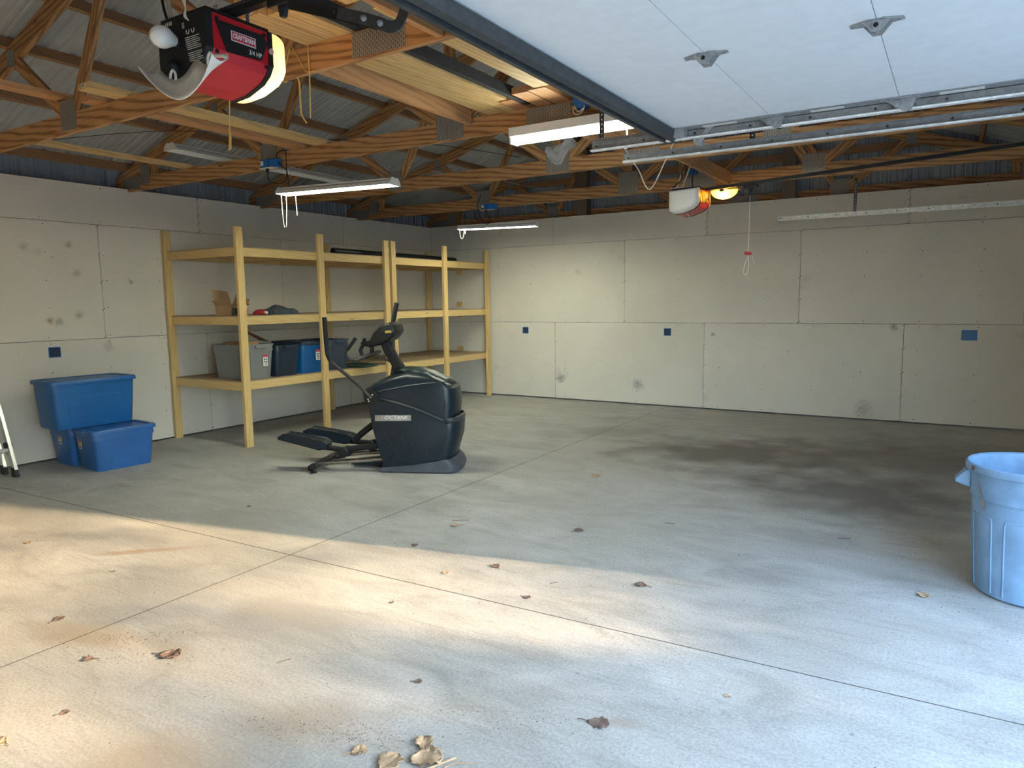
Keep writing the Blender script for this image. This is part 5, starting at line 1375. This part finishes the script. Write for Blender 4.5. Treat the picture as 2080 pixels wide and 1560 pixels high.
# fixed handlebars in front of the user
M().tube([(-0.30, 0.08, 1.215), (-0.354, 0.08, 1.135), (-0.368, 0.09, 1.10), (-0.335, 0.11, 1.056), (-0.278, 0.13, 1.046), (-0.19, 0.16, 1.082), (-0.105, 0.20, 1.115)], 0.013, 10, smooth_steps=5).build('fixed_handlebar', MT['arm_steel'], t, smooth=True)
M().tube([(-0.262, 0.08, 1.256), (-0.345, 0.08, 1.148)], 0.0175, 10).build('handlebar_grip', MT['grip'], t, smooth=True)
M().tube([(-0.325, 0.42, 1.075), (-0.28, 0.38, 1.05), (-0.19, 0.33, 1.082), (-0.105, 0.29, 1.115)], 0.013, 10, smooth_steps=5).build('fixed_handlebar', MT['arm_steel'], t, smooth=True)
M().tube([(-0.295, 0.42, 1.236), (-0.315, 0.42, 1.17), (-0.34, 0.42, 1.12), (-0.322, 0.42, 1.072)], 0.0185, 10, smooth_steps=4).build('handlebar_grip', MT['grip'], t, smooth=True)
M().tube([(-0.165, 0.25, 1.19), (-0.165, 0.25, 1.10)], 0.020, 10).build('handlebar_stem', MT['black'], t, smooth=True)
M().tube([(-0.115, 0.17, 1.112), (-0.115, 0.33, 1.112)], 0.016, 10).build('handlebar_crossbar', MT['arm_steel'], t, smooth=True)
M().prism([(-0.10, 1.09), (-0.05, 1.06), (0.05, 1.01), (0.045, 1.0), (-0.06, 1.045), (-0.12, 1.085)], 'y', 0.235, 0.265).build('cable_sleeve', MT['arm_steel'], t)
# pedals on their beams
def pedal(v0, v1, pts_top, toe):
    S = pts_top
    vm = (v0+v1)/2
    ring = lambda v, s, dz: [(S_[0] + (0 if s == 1 else (sum(p[0] for p in S)/len(S)-S_[0])*(1-s)), v, S_[1]+dz) for S_ in S]
    o = M().loft([ring(v0, 0.96, 0.012), ring(v0+0.012, 1, 0.0), ring(v1-0.012, 1, 0.0), ring(v1, 0.96, 0.012)]).build('pedal', MT['shroud'], t, smooth=True, bevel=0.004)
    a, b = S[1], S[2]
    m = M()
    for k in range(9):
        f = 0.05+0.1*k
        u, z = a[0]+(b[0]-a[0])*f*0.75, a[1]+(b[1]-a[1])*f*0.75
        m.box(u, u+0.02, v0+0.03, v1-0.03, z-0.004, z+0.005)
    m.build('pedal_tread', MT['band'], o)
pedal(-0.03, 0.13, [(-1.037, 0.318), (-0.975, 0.352), (-0.60, 0.292), (-0.545, 0.262), (-0.56, 0.215), (-0.63, 0.203), (-0.802, 0.246), (-1.03, 0.300)], 0)
pedal(0.34, 0.50, [(-0.949, 0.312), (-0.885, 0.340), (-0.50, 0.285), (-0.435, 0.262), (-0.445, 0.20), (-0.522, 0.189), (-0.70, 0.218), (-0.945, 0.296)], 0)
def beam(pts, v, name):
    M().tube([(u, v, z) for u, z in pts], [0.026, 0.026, 0.030, 0.030, 0.028], 10).build(name, MT['black'], t, smooth=True)
beam([(-0.70, 0.232), (-0.52, 0.215), (-0.42, 0.195), (-0.25, 0.225), (-0.02, 0.25)], 0.05, 'pedal_beam')
beam([(-0.62, 0.215), (-0.42, 0.205), (-0.28, 0.19), (-0.16, 0.225), (0.0, 0.25)], 0.42, 'pedal_beam')
for u, v, z in ((-0.405, 0.03, 0.180), (-0.385, 0.09, 0.180), (-0.255, 0.40, 0.170), (-0.245, 0.46, 0.170)):
    M().lathe([(0.0, -0.028), (0.038, -0.026), (0.052, -0.012), (0.052, 0.012), (0.038, 0.026), (0.0, 0.028)], 20, (u, v, z), 'y').build('roller_wheel', MT['black'], t, smooth=True)
M().tube([(-0.38, 0.25, 0.25), (-0.30, 0.25, 0.32), (-0.10, 0.25, 0.47)], 0.032, 12).build('link_arm', MT['black'], t, smooth=True)
# rear frame: chromed roller rails, cross tube and stabiliser
for v in (0.06, 0.43):
    M().tube([(-0.66, v, 0.062), (-0.03, v, 0.118)], 0.021, 12).build('roller_rail', MT['chrome'], t, smooth=True)
M().tube([(-0.665, -0.10, 0.060), (-0.665, 0.60, 0.060)], 0.028, 14).build('rear_crossbar', MT['arm_steel'], t, smooth=True)
for v in (-0.10, 0.60):
    s = -1 if v < 0 else 1
    M().lathe([(0.031, -0.03), (0.034, 0.0), (0.034, 0.03), (0.024, 0.034)], 14, (-0.665, v, 0.060), 'y').build('end_cap', MT['black'], t, smooth=True)
    M().lathe([(0.03, 0.0), (0.03, 0.012), (0.009, 0.016), (0.008, 0.035)], 14, (-0.665, v-s*0.03, 0.0), 'z', True, True).build('levelling_foot', MT['black_matte'], t, smooth=True)
M().prism([(-0.40, 0.028), (-0.0, 0.02), (-0.0, 0.10), (-0.36, 0.062)], 'y', 0.18, 0.34).build('base_beam', MT['shroud'], t, bevel=0.006)

# ------------------------------------------------------------------ dry leaves and crumbs on the floor
def leaf(loc, size, rz, mt, label, seed, group='dry leaves on the floor', curl=0.5):
    rs = random.Random(seed); t = thing('dry_leaf', label, 'leaf', (loc[0], loc[1], 0), rz, group)
    nu, nv = 15, 9
    rows = []
    c1, c2 = rs.uniform(0.5, 1.0)*curl, rs.uniform(0.3, 0.9)*curl
    ph = rs.uniform(0, 6)
    for i in range(nu):
        u = i/(nu-1)
        row = []
        for j in range(nv):
            s = j/(nv-1)*2-1
            w = size*0.44*(math.sin(math.pi*(0.02+0.96*u))**0.7)*(1+0.20*math.sin(u*23+ph+(1.3 if s > 0 else 0)))
            x = size*(u-0.5) + size*0.10*abs(s)*math.sin(u*3.1); y = s*w
            z = size*(0.22*c1*abs(s)**1.6*math.sin(math.pi*u) + 0.30*c2*(u-0.35)**2) + size*0.05*math.sin(9*u+4*s+ph)*math.sin(5*s+ph) + size*0.05*curl
            row.append((x, y, max(0.0008, z)))
        rows.append(row)
    M().loft(rows, False, False, False).build('blade', mt, t, smooth=True, solid=0.0008)
    M().tube([(-size*0.5, 0, 0.004), (-size*0.72, size*0.04, 0.006), (-size*0.95, size*0.10, 0.003)], 0.0012+size*0.006, 5, smooth_steps=3).build('stem', mt, t)
    return t
LEAF_LABEL = {0: 'small tan leaf alone on the sunlit floor before the ladder', 1: 'small dark leaf across the floor cut from the leaf crumbs',
              2: 'small dark leaf lying in front of the leaf crumbs patch', 3: 'tan leaf on the open floor past the elliptical trainer nose',
              4: 'dark leaf with raised stem on the shaded floor between trainer and trash can', 5: 'dark leaf at the edge of the sunlit floor, towards the trash can',
              6: 'tan leaf on the floor right beside the trash can', 12: 'tan leaf with long stem next to a thin stalk on the shaded floor',
              15: 'tan curled leaf far from the others, past the leaf crumbs patch'}
LEAVES = [(-5.255, 2.238, .07), (-3.813, 1.732, .08), (-3.251, 1.583, .07), (-2.697, 5.757, .14), (-2.144, 4.298, .10), (-1.417, 3.617, .09), (-0.074, 4.231, .10), (-1.844, 2.191, .05),
          (-2.274, 3.45, .085), (-2.475, 3.218, .06), (-1.884, 3.156, .06), (-2.941, 3.50, .065), (-2.952, 3.966, .10), (-4.66, 3.555, .06), (-2.896, 1.306, .05), (-2.90, 1.082, .08), (-2.472, 2.743, .035), (-4.225, 2.239, .035), (-0.705, 2.735, .035)]
for i, (x, y, s) in enumerate(LEAVES):
    leaf((x, y), s*0.72, i*1.9, MT['leaf_dark'] if i % 3 else MT['leaf'], LEAF_LABEL.get(i, 'small curled dry leaf lying on the concrete floor'), i, curl=0.6)
leaf((-2.96, 1.79), 0.10, 0.4, MT['leaf_dark'], 'shredded dark leaf by the patch of leaf crumbs', 40, curl=0.7)
leaf((-1.069, 2.306), 0.085, 0.3, MT['leaf_dark'], 'flat reddish brown leaf split by a centre fold', 41, curl=0.15)
leaf((-1.723, 1.716), 0.06, 0.9, MT['leaf'], 'tan leaf scrap beside the cluster of big dry leaves', 42, curl=0.9)
leaf((-1.586, 1.72), 0.10, 1.7, MT['leaf'], 'fanned ribbed tan leaf in the cluster of big dry leaves', 43, curl=0.9)
leaf((-1.552, 1.869), 0.075, 2.3, MT['leaf'], 'crinkled pale leaf with stem above the biggest leaf', 44, curl=1.0)
leaf((-1.488, 1.80), 0.115, 0.6, MT['leaf'], 'biggest pale tan leaf lying cupped on the floor', 45, curl=0.9)
tag(M().tube([(-1.475, 1.72, 0.004), (-1.405, 1.86, 0.006)], 0.004, 6).build('twig', MT['leaf']), 'thick straight twig beside the biggest dry leaf', 'twig')
tag(M().tube([(-1.41, 1.80, 0.003), (-1.39, 1.835, 0.004), (-1.33, 1.875, 0.003)], 0.002, 5, smooth_steps=3).build('twig', MT['leaf']), 'thin bent stalk near the thick straight twig', 'twig')
for i, (x, y, a, ln) in enumerate(((-2.99, 4.08, 0.6, 0.12), (-2.47, 2.02, 1.2, 0.06), (-0.55, 5.0, 0.4, 0.08), (-1.65, 4.75, 0.2, 0.07), (-1.85, 3.4, 1.0, 0.05))):
    tag(M().tube([(-ln/2, 0, 0.003), (0, ln*0.06, 0.003), (ln/2, 0, 0.003)], 0.0018, 5).build('stalk', MT['leaf_dark'], loc=(x, y, 0), rot=(0, 0, a)), 'thin dry leaf stalk lying alone on the concrete', 'stalk', 'leaf stalks on the floor')
rs = random.Random(21)
m = M()
def crumbs(cx, cy, sx, sy, ang_, n, smin, smax):
    for _ in range(n):
        a, b = rs.gauss(0, 1)*sx, rs.gauss(0, 1)*sy
        x = cx+a*math.cos(ang_)-b*math.sin(ang_); y = cy+a*math.sin(ang_)+b*math.cos(ang_)
        s = rs.uniform(smin, smax); th = rs.uniform(0, 6.3); h = rs.uniform(0.0008, 0.003)
        pts = [(x+s*math.cos(th+k*2.09)*rs.uniform(0.5, 1), y+s*math.sin(th+k*2.09)*rs.uniform(0.3, 1), 0.0006+h*(k == 1)) for k in range(3)]
        m.add(pts + [(x, y, h+0.001)], [(0, 1, 2), (0, 1, 3), (1, 2, 3), (2, 0, 3)])
crumbs(-3.30, 1.80, 0.16, 0.035, 0.55, 130, 0.002, 0.007)
crumbs(-3.12, 1.70, 0.16, 0.05, 0.5, 90, 0.002, 0.006)
crumbs(-2.07, 1.70, 0.14, 0.05, 0.5, 190, 0.0015, 0.004)
crumbs(-1.75, 1.80, 0.14, 0.04, 0.4, 170, 0.0015, 0.005)
crumbs(-1.40, 2.12, 0.16, 0.05, 0.4, 120, 0.0015, 0.004)
crumbs(-1.8, 2.8, 1.5, 0.9, 0.3, 260, 0.002, 0.006)
crumbs(-2.6, 5.2, 2.2, 1.4, 0.3, 160, 0.003, 0.009)
tag(m.build('leaf_crumbs', MT['debris'], kind='stuff'), 'scattered leaf crumbs and grit on the concrete floor', 'debris')
